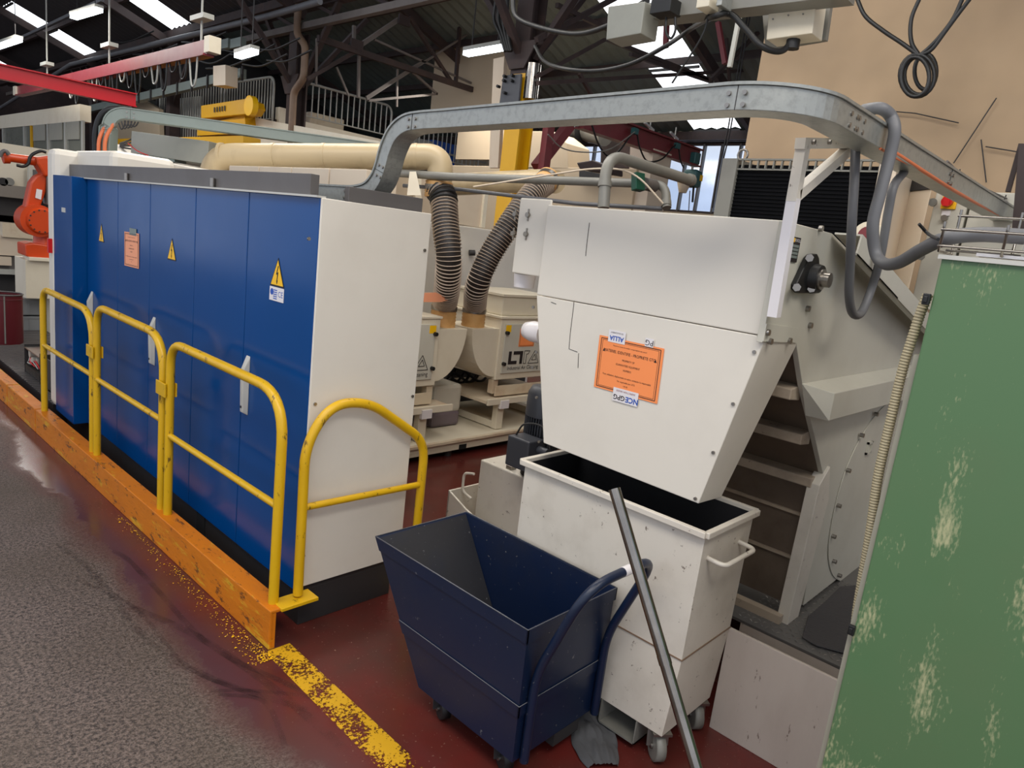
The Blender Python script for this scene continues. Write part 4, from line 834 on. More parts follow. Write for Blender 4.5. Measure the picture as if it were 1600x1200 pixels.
a2, d2 = cleaner('cream air cleaner unit with black lettering and an orange notice, beside the hopper', 4.24, 5.05, 3.93, 4.24, True, True)
def logo(d, cx_, z):
    y = 4.036
    MB().prism([(cx_-.20, y, z), (cx_-.20, y, z+.115), (cx_-.165, y, z+.115), (cx_-.165, y, z+.03), (cx_-.09, y, z+.03), (cx_-.09, y, z)], (0, -.001, 0)).prism([(cx_-.14, y, z+.085), (cx_-.14, y, z+.115), (cx_-.02, y, z+.115), (cx_-.02, y, z), (cx_-.055, y, z), (cx_-.055, y, z+.085)], (0, -.001, 0)).build('bold_letters', M['ink'], d)
    g = MB()
    for a, b in (((0, 0), (0, .115)), ((0, .115), (.07, .115)), ((.07, .115), (.05, .085)), ((.05, .085), (.03, .085)), ((.03, .085), (.03, 0)), ((.03, 0), (0, 0)), ((.06, 0), (.14, .115)), ((.14, .115), (.20, 0)), ((.20, 0), (.06, 0)), ((.105, .03), (.14, .08)), ((.14, .08), (.165, .03)), ((.165, .03), (.105, .03))): g.bar((cx_+a[0], y-.0005, z+a[1]), (cx_+b[0], y-.0005, z+b[1]), .005, .001, up=(0, 1, 0))
    g.build('outline_letters', M['ink'], d)
    text('Industrial Air Cleaning', M['ink'], d, (cx_, y-.001, z-.035), (1, 0, 0), (0, 0, 1), .05, sx=.9)
logo(d2, 4.56, .72); logo(d1, 3.26, .72)
# sloped cap on unit 2
MB().box((4.28, 4.1, 1.135), (5.0, 4.7, 1.30)).build('top_box', M['cream'], a2, bevel=.01); MB().box((4.27, 4.09, 1.30), (5.01, 4.71, 1.32)).build('top_lid', M['cream'], a2)
n3 = notice('taped_notice', 'orange notice on the air cleaner door beside the hopper', (4.57, 4.036, .955), (1, 0, .0), (0, 0, 1), .2, .16, M['orange'], lines=LINES[:3])
pf = thing('skid_platform', 'low cream steel skid carrying the two air cleaners', 'skid', (3.9, 4.4, 0))
MB().box((2.6, 3.93, .06), (5.6, 3.95, .15)).box((2.6, 5.2, .06), (5.6, 5.22, .15)).box((2.6, 3.93, .13), (5.6, 5.22, .15)).build('deck', M['cream'], pf, bevel=.003)
MB().box((2.6, 3.90, .135), (5.6, 3.935, .155)).build('edge_lip', M['cream_rust'], pf)
for x in (3.0, 3.72, 4.5, 5.2): MB().cyl((x, 4.0, 0), (x, 4.0, .06), .035, 12).build('foot', M['dark'], pf)
MB().box((3.78, 3.925, .06), (3.86, 3.932, .10)).build('gap', M['blackm'], pf)
for (xa, xb, lab) in ((2.7, 3.70, 'cream welded stand under the left air cleaner'), (4.10, 5.1, 'cream welded stand under the right air cleaner')):
    s = thing('stand', lab, 'stand', ((xa+xb)/2, 4.4, .15)); 
    MB().box((xa, 3.98, .40), (xb, 4.2 if xa < 3 else 4.8, .425)).build('shelf', M['cream_rust'], s)
    MB().box((xa, 3.965, .39), (xb, 3.985, .44)).build('front_rail', M['cream'], s)
    for x in (3.10 if xa < 3 else 4.30, xb-.08 if xa > 3 else 3.43):
        MB().box((x-.04, 4.0, .155), (x+.04, 4.06, .39)).build('leg', M['cream'], s, bevel=.004)
        MB().box((x-.04, 4.7, .155), (x+.04, 4.76, .39)).build('leg', M['cream'], s)
        MB().box((x-.04, 4.06, .16), (x+.04, 4.7, .22)).build('foot_beam', M['cream'], s)
        MB().box((x-.05, 3.955, .35), (x+.05, 3.985, .42)).build('clamp', M['paper'], s)
tk = thing('liquid_tank', 'translucent grey jerrycan half full of dark liquid under the left air cleaner', 'tank', (3.88, 4.5, .15))
MB().box((3.74, 4.25, .152), (4.06, 4.6, .29)).build('liquid', M['liquid'], tk, bevel=.03); MB().box((3.74, 4.25, .275), (4.06, 4.6, .52)).build('upper_shell', M['tank'], tk, bevel=.03)
MB().tube([P(x_, y_, y=4.35) for x_, y_ in ((690, 560), (700, 545))], .03, 10).build('pipe_stub', M['dark'], tk) if 0 else None
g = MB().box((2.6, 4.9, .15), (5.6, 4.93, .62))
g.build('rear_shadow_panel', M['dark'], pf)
rg = random.Random(5)
for i in range(9):
    x = 3.75+rg.random()*.7; MB().tube(spline([V((x-.3, 4.75, .48+rg.random()*.1)), V((x, 4.7, .45+rg.random()*.1)), V((x+.2, 4.6, .43)), V((x+.5, 4.75, .5+rg.random()*.1))]), .012, 8).build('cable', M['black'], pf)
# folded orange paper on the white cabinet corner
q = [P(*k_, y=2.6) for k_ in ((664, 458), (678, 457), (703, 467), (695, 471), (664, 472))]
MB().prism([P(*k_, y=4.0) for k_ in ((655, 458), (681, 457), (704, 468), (690, 472), (655, 472))], (0, .004, .0)).build('paper_flap', M['orangepale'], a1)

# ============================================================ WHITE MACHINE BEHIND THE BLUE CABINET
wm = thing('laser_machine', 'large white machine enclosure behind the blue cabinet', 'machine', (2.8, 4.6, 0))
MB().box((1.405, 5.75, .17), (1.9, 5.93, 2.02)).box((1.55, 5.05, 1.84), (1.95, 5.93, 2.03)).build('end_tower', M['white'], wm, bevel=.04)
MB().box((1.40, 5.93-.02, 1.38), (1.39, 5.93-.06, 1.50)).build('red_handle', M['redsw'], wm) if 0 else MB().box((1.38, 5.80, 1.30), (1.405, 5.83, 1.40)).build('red_handle', M['redsw'], wm)
MB().prism([(2.06, 2.75, .2), (2.06, 5.6, .2), (3.2, 5.6, .2), (3.2, 4.95, .2), (2.7, 4.95, .2), (2.2, 2.75, .2)], (0, 0, 1.66)).build('body', M['white'], wm, bevel=.01)
MB().prism([P(*q, x=2.02) for q in ((148, 219), (186, 240), (300, 262), (345, 275), (345, 290), (150, 262))], (.5, 0, 0)).build('sloped_shoulder', M['white'], wm, bevel=.01)
for a, b in ((3.0, 3.33), (3.34, 3.72), (3.73, 4.1), (4.11, 4.5)):
    MB().box((2.06, a, 1.84), (2.25, b, 2.02)).build('roof_panel', M['cabbeige'], wm, bevel=.004)
gb = thing('grey_duct_box', 'long light grey sheet metal box with cables at its left end', 'cable duct', tuple(P(280, 225, x=2.55)))
A = lambda q: P(*q, d=5.6)
a_, b_ = P(226, 226, d=5.7), P(345, 243, d=5.4)
MB().bar(a_, b_, .25, .17).build('box', M['grey'], gb, bevel=.004)
MB().bar(P(232, 246, d=5.6), P(282, 253, d=5.5), .12, .02).build('lower_tray', M['galv2'], gb)
for i in range(4):
    y_ = 214+i*5; MB().tube(spline([P(224, y_, d=5.62), P(212, y_+1+i, d=5.7), P(200, y_+6-i, d=5.8), P(188, y_+10-3*i, d=6.0)]), .008, 7).build('cable', M['black'], gb)
    MB().cyl(P(226, y_, d=5.58), P(221, y_, d=5.6), .014, 8).build('gland', M['steel'], gb)
MB().tube(spline([P(200, 224, d=5.6), P(215, 236, d=5.5), P(232, 243, d=5.5)]), .004, 6).build('red_wire', M['redsw'], gb)
for i in range(5):
    x_ = 190+i*5; MB().tube(spline([P(x_-2, 178, d=6), P(x_-5, 188+i, d=6), P(x_, 202-i, d=6), P(x_+6, 190, d=6), P(x_+3, 178, d=6)]), .006, 6).build('hanging_loop', M['dark'], gb)
# cream cabinets and stand between duct and hoses
fr = thing('machine_cabinet', 'tall cream machine cabinet with grey panel between the two ribbed hoses', 'cabinet', (4.6, 5.3, 0))
c0 = P(716, 355, y=5.3); c1_ = P(832, 358, y=5.3)
MB().box((3.9, 5.3, 0), (6.1, 5.9, P(760, 358, y=5.3).z)).build('lower_body', M['white'], fr, bevel=.01)
pz = P(750, 355, y=5.4).z; tz_ = P(750, 292, y=5.4).z
MB().box((3.6, 5.4, pz), (P(752, 330, y=5.4).x, 5.85, tz_)).build('upper_panel', M['grey'] if 0 else M['cabbeige'], fr)
xx = P(756, 330, y=5.38).x; MB().box((xx-.02, 5.37, pz), (xx+.03, 5.4, tz_)).build('edge_post', M['cream'], fr)
MB().tube([P(733, 395, y=5.28), P(742, 395, y=5.25)], .03, 12).build('port', M['dark'], fr)
fs_ = thing('support_frame', 'cream upright frames carrying the extraction pipe', 'stand', (3.2, 4.5, 1.8))
for q in ((563, 262, 563, 300), (652, 275, 652, 330)): MB().bar(P(q[0], q[1], d=5.6), P(q[2], q[3], d=5.6), .05, .05).build('post', M['cream'], fs_)
MB().prism([P(*q, d=5.1) for q in ((640, 268), (650, 268), (658, 305), (636, 305))], ray(640, 280)*.03).build('gusset_plate', M['cream'], fs_)
MB().box(tuple(P(632, 300, d=5.9)-V((.3, .25, 1.0))), tuple(P(632, 272, d=5.9)+V((.1, .2, 0)))).build('box', M['cabbeige'], fs_, bevel=.004)
MB().tube(arc([P(531, 300, d=5.6), P(533, 272, d=5.6), P(565, 270, d=5.6)], .08), .05, 14).build('grey_elbow', M['pipe'], label='dark grey elbow pipe behind the cable cover of the blue cabinet', cat='pipe')

# ============================================================ GREY PIPES, VALVE
def pipe(name, label, pts, d, r, rad=.12, mt=M['pipe'], cat='pipe', rings_=()):
    ds = d if isinstance(d, list) else [d]*len(pts)
    W_ = arc([P(*q, d=k_) for q, k_ in zip(pts, ds)], rad, 8); o = MB().tube(W_, r, 18).build(name, mt, label=label, cat=cat)
    for q, k_ in rings_:
        p = P(*q, d=k_); i = min(range(len(W_)-1), key=lambda j: (W_[j]-p).length); t_ = (W_[i+1]-W_[i]).normalized(); MB().tube([p-t_*.018, p+t_*.018], r*1.16, 18).build('coupling', mt, o)
    return o
pipe('grey_pipe', 'fat dark grey pipe rising out of the hopper area and bending right to the hoist', [(943, 325), (948, 240), (1082, 283)], [4.3, 4.3, 4.9], .036, .16, rings_=(((945, 288), 4.3), ((1078, 281), 4.88)))
pipe('grey_pipe', 'long horizontal grey pipe passing behind the brown hose and ending in a down elbow', [(560, 266), (700, 276), (1040, 288), (1042, 325)], [5.3, 5.1, 4.6, 4.55], .029, .12, rings_=(((840, 281), 4.9), ((1041, 318), 4.56)))
pipe('grey_conduit', 'thin dark conduit running below the long grey pipe', [(630, 290), (720, 296), (900, 318), (1035, 326)], [5.3, 5.2, 4.8, 4.6], .014, .02, mt=M['conduit'])
pipe('cream_pipe', 'thin cream line arching over the long grey pipe', [(740, 292), (930, 262), (990, 266), (1036, 318)], [5.0, 4.6, 4.4, 4.4], .006, .3, mt=M['cabbeige'])
vb = thing('valve_block', 'dark green valve block on the long grey pipe', 'valve', tuple(P(1002, 298, d=4.5)))
a_ = P(997, 298, d=4.45); b_ = P(997, 271, d=4.45); MB().bar(a_, b_, .075, .05).build('green_body', M['dkgreen'], vb, bevel=.004)
MB().cyl(P(1006, 287, d=4.5), P(1022, 291, d=4.6), .04, 14).build('actuator', M['bracketgrey'], vb)

# ============================================================ JIB CRANE, HOIST
jb = thing('jib_crane', 'maroon steel jib beam with a slanted strut and festoon cable', 'crane', (8.5, 6, 3.3))
z1, z2 = 3.55, 3.30
for za in (z1, z2): MB().box((7.3, 5.93, za-.012), (10.4, 6.07, za+.012)).build('flange', M['maroon'], jb)
MB().box((7.3, 5.99, z2), (10.4, 6.01, z1)).build('web', M['maroon'], jb)
MB().bar(P(838, 262, y=6.1), P(890, 195, y=6.1), .12, .12).build('strut', M['maroon'], jb)
MB().box((6.63, 5.93, 1.5), (6.75, 6.02, 3.4)).build('mast', M['maroon'], jb)
for x in (8.2, 8.9, 9.6): MB().bar((x-.3, 5.9, 3.62), (x+.25, 6.1, 3.62), .03, .03).bar((x, 6, 3.56), (x, 6, 3.75), .015).build('stay_bar', M['rail'], jb)
fz = [P(*q, y=5.9) for q in ((925, 196), (935, 225), (950, 244), (968, 235), (992, 206), (1000, 232), (1012, 252), (1035, 248), (1057, 226), (1063, 250), (1068, 262))]
MB().tube(spline(fz), .012, 8).build('festoon_cable', M['black'], jb)
MB().tube(spline([P(*q, y=5.85) for q in ((856, 210), (880, 232), (920, 238), (955, 232), (992, 206))]), .008, 8).build('thin_cable', M['pipe'], jb)
for q in ((992, 205), (1058, 228)): c = P(*q, y=5.9); MB().box((c.x-.05, 5.87, c.z-.04), (c.x+.05, 5.93, c.z+.04)).build('cable_trolley', M['teal'], jb)
ho = thing('chain_hoist', 'teal electric chain hoist hanging at the jib tip before the window', 'hoist', tuple(P(1080, 275, y=6)))
c = P(1082, 247, y=6); MB().box((c.x-.09, 5.9, c.z-.09), (c.x+.08, 6.1, c.z+.08)).build('trolley', M['teal'], ho, bevel=.01)
c = P(1082, 262, y=6); MB().cyl(c+V((0, 0, .06)), c-V((0, 0, .08)), .02, 8).build('hook', M['steel'], ho)
c = P(1083, 278, y=6); MB().box((c.x-.13, 5.88, c.z-.15), (c.x+.09, 6.12, c.z+.12)).build('motor_body', M['teal'], ho, bevel=.04)
MB().box((c.x+.0, 5.872, c.z-.04), (c.x+.08, 5.88, c.z+.05)).build('yellow_plate', M['sticker'], ho)
c = P(1068, 291, y=5.95); MB().tube([c+V((0, 0, .10)), c+V((0, 0, .05)), c-V((0, 0, .10))], [.09, .11, .06], 12).build('chain_bag', M['cabbeige'] if 0 else M['cream_rust'], ho)
MB().tube([P(1084, 290, y=5.95), P(1082, 316, y=5.95)], .018, 8).build('pendant_cable', M['black'], ho); MB().tube([P(1078, 298, y=5.95), P(1076, 330, y=5.95)], .008, 6).build('chain', M['bracketgrey'], ho)
for k, q in enumerate((((1185, 185), (1172, 240), (1166, 262)), ((1141, 205), (1128, 260), (1118, 325)), ((1137, 205), (1124, 260), (1113, 325)), ((1160, 270), (1140, 290), (1128, 330)))):
    MB().tube([V((9.8, P(*q[0], x=9.8).y, 5.46))]+spline([P(*p, x=9.8) for p in q]), .011, 6).build('hanging_cable', M['dark'], label=('cable hanging down to the radiator eye bolt', 'right one of two close cables hanging before the window', 'left one of two close cables hanging before the window', 'slack cable beside the radiator frame at the window')[k], cat='cable')

# ============================================================ RADIATOR, BEIGE CABINETS
ra = thing('radiator_unit', 'big black finned cooler with a slotted frame behind the hopper', 'radiator', (3.95, 1.5, 0))
MB().box((3.8, 1.16, .5), (4.2, 1.98, 2.33)).build('core', M['grille'], ra)
MB().box((3.77, 1.93, .5), (4.25, 2.02, 2.36)).build('side_frame', M['pipe'], ra); MB().box((3.77, 1.10, .5), (4.25, 1.18, 2.36)).build('side_frame', M['cabbeige'], ra)
MB().box((3.78, 1.18, 2.352), (3.80, 1.93, 2.362)).box((3.78, 1.18, 2.30), (3.80, 1.93, 2.308)).build('top_frame', M['pipe'], ra)
for i in range(17): MB().box((3.78, 1.18+i*.045, 2.305), (3.80, 1.187+i*.045, 2.355)).build('frame_rib', M['pipe'], ra)
g = MB()
for i in range(48): g.box((3.79, 1.18, 1.35+i*.02), (3.80, 1.93, 1.353+i*.02))
g.build('fins', M['grille'], ra, kind='stuff')
for y in (1.97, 1.13): MB().tube([V((3.9, y+.03*math.cos(a/12*6.28), 2.40+.03*math.sin(a/12*6.28))) for a in range(12)], .007, 6, closed=True).build('eye_bolt', M['steel'], ra)
c = P(1357, 369, x=3.76); MB().cyl((3.77, c.y, c.z), (3.74, c.y, c.z), .07, 20).build('port_ring', M['cream'], ra); MB().cyl((3.745, c.y, c.z), (3.735, c.y, c.z), .045, 20).build('port_hole', M['maroon'], ra)
cb = thing('cooling_cabinet', 'tall beige cabinet door behind the grey hoses', 'cabinet', (4.2, 1, 0))
p1, p2 = P(1392, 265, x=4.25), P(1455, 293, x=3.8)
MB().prism([(4.27, 1.33, 0), (3.95, .975, 0), (4.6, 1.16, 0), (4.8, 1.4, 0)], (0, 0, 2.25)).build('body', M['cabbeige'], cb, bevel=.006)
MB().prism([(4.26, 1.33, 2.25), (3.94, .972, 2.25), (4.6, 1.16, 2.25), (4.8, 1.4, 2.25)], (0, 0, .06)).build('dark_header', M['dark'], cb)
text('REDON', M['paper'], cb, (4.02, 1.05, 2.28), (-.3, -.33, 0), (0, 0, 1), .045)
ec = thing('control_cabinet', 'pale control cabinet with a red rotary switch', 'cabinet', (4.6, .4, 1.66))
yg = P(1512, 330, x=4.4).y; MB().box((4.4, yg+.006, 1.66), (4.8, 1.06, 2.30)).build('body', M['white_grey'], ec, bevel=.005); MB().box((4.4, -.3, 1.66), (4.8, yg-.006, 2.30)).build('body', M['white_grey'], ec, bevel=.005)
c = P(1484, 313, x=4.39); MB().box((4.385, c.y-.035, c.z-.045), (4.4, c.y+.035, c.z+.045)).build('yellow_plate', M['sticker'], ec); MB().cyl((4.39, c.y+.005, c.z-.01), (4.35, c.y+.005, c.z-.01), .027, 16).box((4.34, c.y-.01, c.z-.035), (4.36, c.y+.02, c.z+.03)).build('red_knob', M['redsw'], ec); MB().box((4.375, c.y-.03, c.z+.015), (4.385, c.y+.015, c.z+.055)).build('red_flag', M['redsw'], ec)
c = P(1457, 316, x=4.39); MB().cyl((4.4, c.y, c.z), (4.39, c.y, c.z), .022, 14).build('lock', M['pipe'], ec)
c = P(1438, 400, x=4.39); MB().cyl((4.4, c.y, c.z), (4.39, c.y, c.z), .022, 14).build('lock', M['pipe'], ec)
c = P(1476, 341, x=4.39); MB().cyl((4.4, c.y, c.z), (4.37, c.y, c.z), .016, 14).build('push_button', M['steel'], ec); MB().box((4.39, c.y-.02, c.z+.015), (4.4, c.y+.02, c.z+.04)).build('plate', M['paper'], ec)
rk = thing('cable_rack', 'dark slatted rack of cable at the right edge above the green cabinet', 'rack', tuple(P(1570, 345, x=4.6)))
for i in range(9): MB().box((4.3, -.05-i*.05, 1.7), (4.33, -.02-i*.05, 2.1)).build('slat', M['dark'], rk)
MB().box((4.45, 1.0, 0), (4.5, 1.05, 1.66)).box((4.45, .3, 0), (4.5, .35, 1.66)).build('leg', M['dark'], ec)
MB().bar(P(1590, 375, x=4.2), P(1603, 225, x=4.2), .05, .03).build('post', M['rust'], rk); MB().bar(P(1575, 300, x=4.25), P(1596, 225, x=4.25), .02, .03).build('post', M['rust'], rk)

# ============================================================ OVERHEAD BOXES AND CABLES (right)
ob = thing('junction_box', 'grey metal junction box tilted under the roof left of the skylight', 'electrical box', tuple(P(980, 35, x=3.0)))
pts = [P(*q, x=3.0) for q in ((950, 10), (1008, 2), (1001, 52), (947, 62))]
MB().prism(pts, (.14, 0, .0)).build('box', M['grey'], ob, bevel=.004)
MB().prism([p+V((.14, -.0, -.0)) for p in pts][2:]+[pts[2]+V((.16, -.1, 0)), pts[3]+V((.16, -.1, 0))], (0, 0, .03)).build('rear_plate', M['dark'], ob) if 0 else None
ob2 = thing('junction_box', 'cream square junction box on a dark backplate beside the beige wall', 'electrical box', tuple(P(1240, 30, x=3.2)))
pts = [P(*q, x=3.2) for q in ((1202, 8), (1276, -2), (1269, 52), (1197, 62))]
MB().prism(pts, (.12, 0, 0)).build('box', M['cream'], ob2, bevel=.004)
pts = [P(*q, x=3.33) for q in ((1190, 5), (1300, -8), (1290, 62), (1196, 78))]
MB().prism(pts, (.03, 0, 0)).build('backplate', M['pipe'], ob2)
c = P(1240, 62, x=3.25); MB().tube([c, c-V((0, 0, .04))], .03, 10).build('gland', M['black'], ob2)
for q in ((1208, 30), (1232, 24), (1255, 22)): c = P(*q, x=3.199); MB().cyl(c, c-V((.004, 0, 0)), .004, 6).build('screw', M['steel'], ob2)
tr_ = thing('cable_trunking', 'overhead olive trunking line with switch boxes along its top edge', 'cable duct', tuple(P(1130, 10, x=3.1)))
MB().bar(P(1000, 26, x=3.15), P(1330, -14, x=3.15), .12, .075).build('trunking', M['grey'] if 0 else M['pipe'], tr_)
for q0, q1, mm in (((1025, 0), (1060, 28), 'black'), ((1097, -4), (1120, 19), 'cream'), ((1128, -6), (1140, 16), 'galv')):
    a_ = P(q0[0], q1[1], x=3.06); b_ = P(q1[0], q0[1], x=3.06); MB().box((3.0, b_.y, min(a_.z, b_.z)), (3.1, a_.y, max(a_.z, b_.z))).build('switch_box', M[mm], tr_, bevel=.003)
cbl = lambda lab, q, x, r, mt='black', n='power_cable': MB().tube(spline([P(*p[:2], x=(p[2] if len(p) > 2 else x)) for p in q]), r, 9).build(n, M[mt], label=lab, cat='cable')
cbl('thick black cable sagging from the yellow column up to the roof trunking', ((836, 72, 4.5), (850, 95, 4.3), (880, 107), (930, 111), (985, 100), (1040, 72), (1080, 45), (1110, 28, 3.1), (1140, 22, 3.1), (1165, 45, 3.1), (1190, 72, 3.1), (1220, 80, 3.2), (1238, 64, 3.25)), 3.9, .014)
cbl('black cable bundle crossing the column top to the grey junction box', ((801, -5), (806, 25), (840, 42), (900, 53), (950, 40), (985, 18), (1010, 2, 3.4)), 4.4, .02)
cbl('thin black cable hanging in a small loop under the switch boxes', ((1041, 27), (1041, 50), (1048, 60), (1055, 48), (1055, 27)), 3.05, .006)
cbl('thin cable slanting down from the trunking toward the tray', ((1108, 22), (1095, 60), (1050, 130)), 3.1, .005)
MB().bar(P(1156, 22, x=4), P(1140, 105, x=4), .025, .02).build('hanger_bar', M['rail'], label='pale metal hanger bar under the trunking line', cat='bar')
for a_, b_, lab in (((1040, 75), (1042, 30), 'dark red hanger rod right of the roof skylight'), ((1122, 35), (1133, 100), 'thin dark red rod slanting by the pale hanger bar')): MB().bar(P(*a_, x=8), P(*b_, x=8), .06, .05).build('hanger_rod', M['maroon'], label=lab, cat='bar')
# back-bay trusses visible over the tray
t = thing('roof_truss', 'rusty truss crossing under the corrugated roof above the tray, before the window wall', 'truss', (9, 5.5, 4.3))
for a_, b_, w_2 in (((950, 62), (1110, 125), .05), ((985, 85), (1112, 128), .05), ((838, 62), (965, -5), .06), ((838, 120), (945, 62), .04), ((840, 130), (1195, 108), .05), ((1110, 125), (1195, 40), .05), ((905, 115), (925, 150), .04), ((1140, 128), (1135, 60), .04), ((870, 8), (960, 50), .05)):
    MB().bar(P(*a_, y=6.0 if a_[0] < 1000 or b_[0] < 1120 else 5.4), P(*b_, y=6.0 if a_[0] < 1000 or b_[0] < 1120 else 5.4), w_2).build('web_member', M['rust'], t)
MB().bar((13-.15, -5, 4.25), (12.85, 32, 4.25), .1, .16).build('header_beam', M['rust'], t)

# ============================================================ LAMPS
def lamp(label, pa_, pb_, group=None):
    a_, b_ = V(pa_), V(pb_); t = thing('strip_lamp', label, 'lamp', tuple((a_+b_)/2), group)
    MB().bar(a_+V((0, 0, .05)), b_+V((0, 0, .05)), .13, .05).build('housing', M['rail'], t); MB().bar(a_, b_, .11, .06).build('diffuser', M['tube'], t)
    for k in (.15, .85): p = a_.lerp(b_, k); MB().bar(p+V((0, 0, .07)), p+V((0, 0, .8)), .012).build('chain', M['dark'], t)
    return t
lamp('strip lamp hanging topmost under the front roof, beside the skylights', P(115, 27, z=4.6), P(155, 15, z=4.6))
lamp('strip lamp at the left edge above the red beam', P(-6, 74, z=4.4), P(30, 62, z=4.4))
lamp('strip lamp glowing before the pale wall left of the yellow column', P(728, 84, z=4.3), P(786, 74, z=4.3))
lamp('short strip lamp far back behind the pale carton at the left', P(372, 88, z=3.9), P(398, 80, z=3.9))
# ============================================================ RED BEAMS, BUSBARS (left)
rb = thing('red_beam', 'bright red crane beam entering from the left edge', 'beam', (2, 9, 2.8))
MB().box((.8, 8.985, 2.76), (3.01, 9.015, 2.895)).build('web', M['red'], rb)
for z in (2.755, 2.89): MB().box((.8, 8.95, z), (3.01, 9.05, z+.012)).build('flange', M['red'], rb)
fb = thing('faded_beam', 'long faded pink red crane track hanging from the roof', 'beam', (4, 14, 3.6))
MB().box((3.99, 9.45, 3.62), (4.04, 19.0, 3.80)).build('web', M['faded'], fb); MB().box((3.94, 9.45, 3.60), (4.08, 19, 3.622)).build('lower_flange', M['faded'], fb)
MB().box((3.95, 9.3, 3.63), (4.1, 9.45, 3.82)).build('end_box', M['cream'], fb); MB().box((3.95, 19, 3.62), (4.06, 19.2, 3.8)).build('end_box', M['cream'], fb)
for y in (9.7, 13.2, 16.8): MB().bar((4.02, y, 3.8), (4.02, y, 5.9), .02).box((3.95, y-.2, 4.05), (4.09, y+.2, 4.11)).build('hanger', M['rail'], fb)
for i, y in enumerate([9.8+i*.33 for i in range(18)]):
    MB().tube(spline([V((3.97, y-.12, 3.6)), V((3.97, y-.07, 3.3+.1*(i % 3))), V((3.97, y+.05, 3.28+.1*(i % 3))), V((3.97, y+.13, 3.6))]), .012, 6).build('festoon_loop', M['black'] if i % 4 else M['rail'], fb)
bb = thing('busbar_line', 'grey overhead busbar duct running back beneath the faded beam', 'cable duct', (5.2, 13, 3.9))
MB().bar(P(380, 115, x=6.1), P(60, 190, x=6.1), .12, .16).build('duct', M['bracketgrey'] if 0 else M['galv2'], bb)
for q in range(9): p = P(380, 115, x=6.04).lerp(P(200, 157, x=6.04), q/8); MB().box((p.x-.03, p.y-.02, p.z-.12), (p.x, p.y+.02, p.z+.12)).build('clip', M['dark'], bb)
MB().tube([P(-10, 175, x=5.9), P(110, 101, x=5.9), P(420, 25, x=5.9), P(500, 2, x=5.9)], .05, 10).build('conduit', M['conduit'], label='long pale conduit running under the valley, from the left to the truss', cat='conduit')
MB().bar(P(0, 75, x=4.8), P(160, 0, x=4.8), .06).build('conduit', M['conduit'], label='conduit crossing in front of the far skylights at top left', cat='conduit')
ct_ = thing('carton_box', 'beige carton sized box mounted high beside the grey fence', 'box', tuple(P(350, 118, x=5.6)))
pts = [P(*q, x=5.6) for q in ((333, 103), (352, 101), (352, 133), (333, 134))]; MB().prism(pts, (.22, 0, 0)).build('box', M['cabbeige'], ct_, bevel=.005)
MB().cyl(P(357, 117, x=5.75), P(364, 118, x=5.75), .05, 10).build('port', M['black'], ct_)
for i in range(14):
    r1_ = random.Random(i); x_ = 170+i*19; y_ = 70-r1_.random()*30+(i % 3)*12
    MB().tube(spline([P(x_, y_+20, x=5.7), P(x_+30, y_+28-r1_.random()*10, x=5.7), P(x_+70, y_+4, x=5.7)]), .016, 6).build('roof_cable', M['black'], bb)
sc_ = thing('small_boxes', 'two grey switch boxes on the dark beam right of the faded track', 'electrical box', tuple(P(365, 72, x=6)))
for q in ((348, 62, 365, 80), (368, 60, 385, 78)): a_ = P(q[0], q[3], x=6); b_ = P(q[2], q[1], x=6); MB().box((5.9, b_.y, a_.z), (6.0, a_.y, b_.z)).build('switch_box', M['galv2'], sc_)

# ============================================================ MEZZANINE
mz = thing('mezzanine', 'cream edged mezzanine floor behind the dark column', 'mezzanine', (9, 15, 3.3))
MB().box((6.8, 12.9, 3.1), (9.4, 12.98, 3.58)).build('edge_beam', M['cream'], mz); MB().box((6.8, 12.98, 3.1), (12.9, 19, 3.25)).build('deck', M['rust'], mz); MB().box((6.75, 12.9, 2.9), (6.85, 19, 3.5)).build('side_beam', M['rust'], mz)
MB().box((6.78, 12.82, 3.0), (7.0, 12.96, 3.72)).build('corner_post', M['cream'], mz); MB().box((9.3, 12.9, 3.05), (12.9, 12.98, 3.25)).build('edge_beam', M['dark'], mz)
MB().box((6.85, 19, 2.9), (12.9, 19.1, 6.5)).build('dark_backwall', M['dark'], mz)
def fence(label, a, b, z0, z1, n, hook=True):
    a, b = V(a), V(b); t = thing('guard_fence', label, 'railing', tuple((a+b)/2))
    up = V((0, 0, 1)); u = (b-a).normalized(); L2 = (b-a).length
    MB().tube(arc([a+up*z0, a+up*z1, b+up*z1, b+up*z0], .18), .024, 10).build('frame_tube', M['rail'], t)
    MB().tube([a+up*(z0+.08), b+up*(z0+.08)], .014, 8).build('lower_rail', M['rail'], t)
    for i in range(1, n): p = a+u*(L2*i/n); MB().bar(p+up*(z0+.08), p+up*z1, .018).build('bar', M['rail'], t)
fence('pale barred railing on the mezzanine right of the dark column', (7.2, 12.85, 0), (9.35, 12.85, 0), 3.6, 4.28, 16)
fence('pale barred railing farther right on the mezzanine, before blue boxes', (9.75, 12.85, 0), (12.0, 12.85, 0), 3.35, 4.1, 17)
fence('barred railing nearest the dark column on its left', (6.72, 12.95, 0), (6.72, 15.0, 0), 3.42, 4.25, 18)
fence('barred railing farthest left behind the yellow hoist', (6.7, 15.1, 0), (6.7, 18.4, 0), 3.1, 4.35, 26)
for x, z, sz, mm, lab in ((11.3, 3.55, .35, 'inkblue', 'blue storage box behind the mezzanine railing'), (10.5, 3.5, .4, 'rail', 'pale wrapped bundle on the mezzanine shelf'), (8.1, 3.5, .4, 'cream_rust', 'tan carton behind the left mezzanine railing')):
    MB().box((x-sz, 13.3, 3.25), (x+sz, 13.8, z+.35)).build('storage_box', M[mm], label=lab, cat='box', bevel=.02)
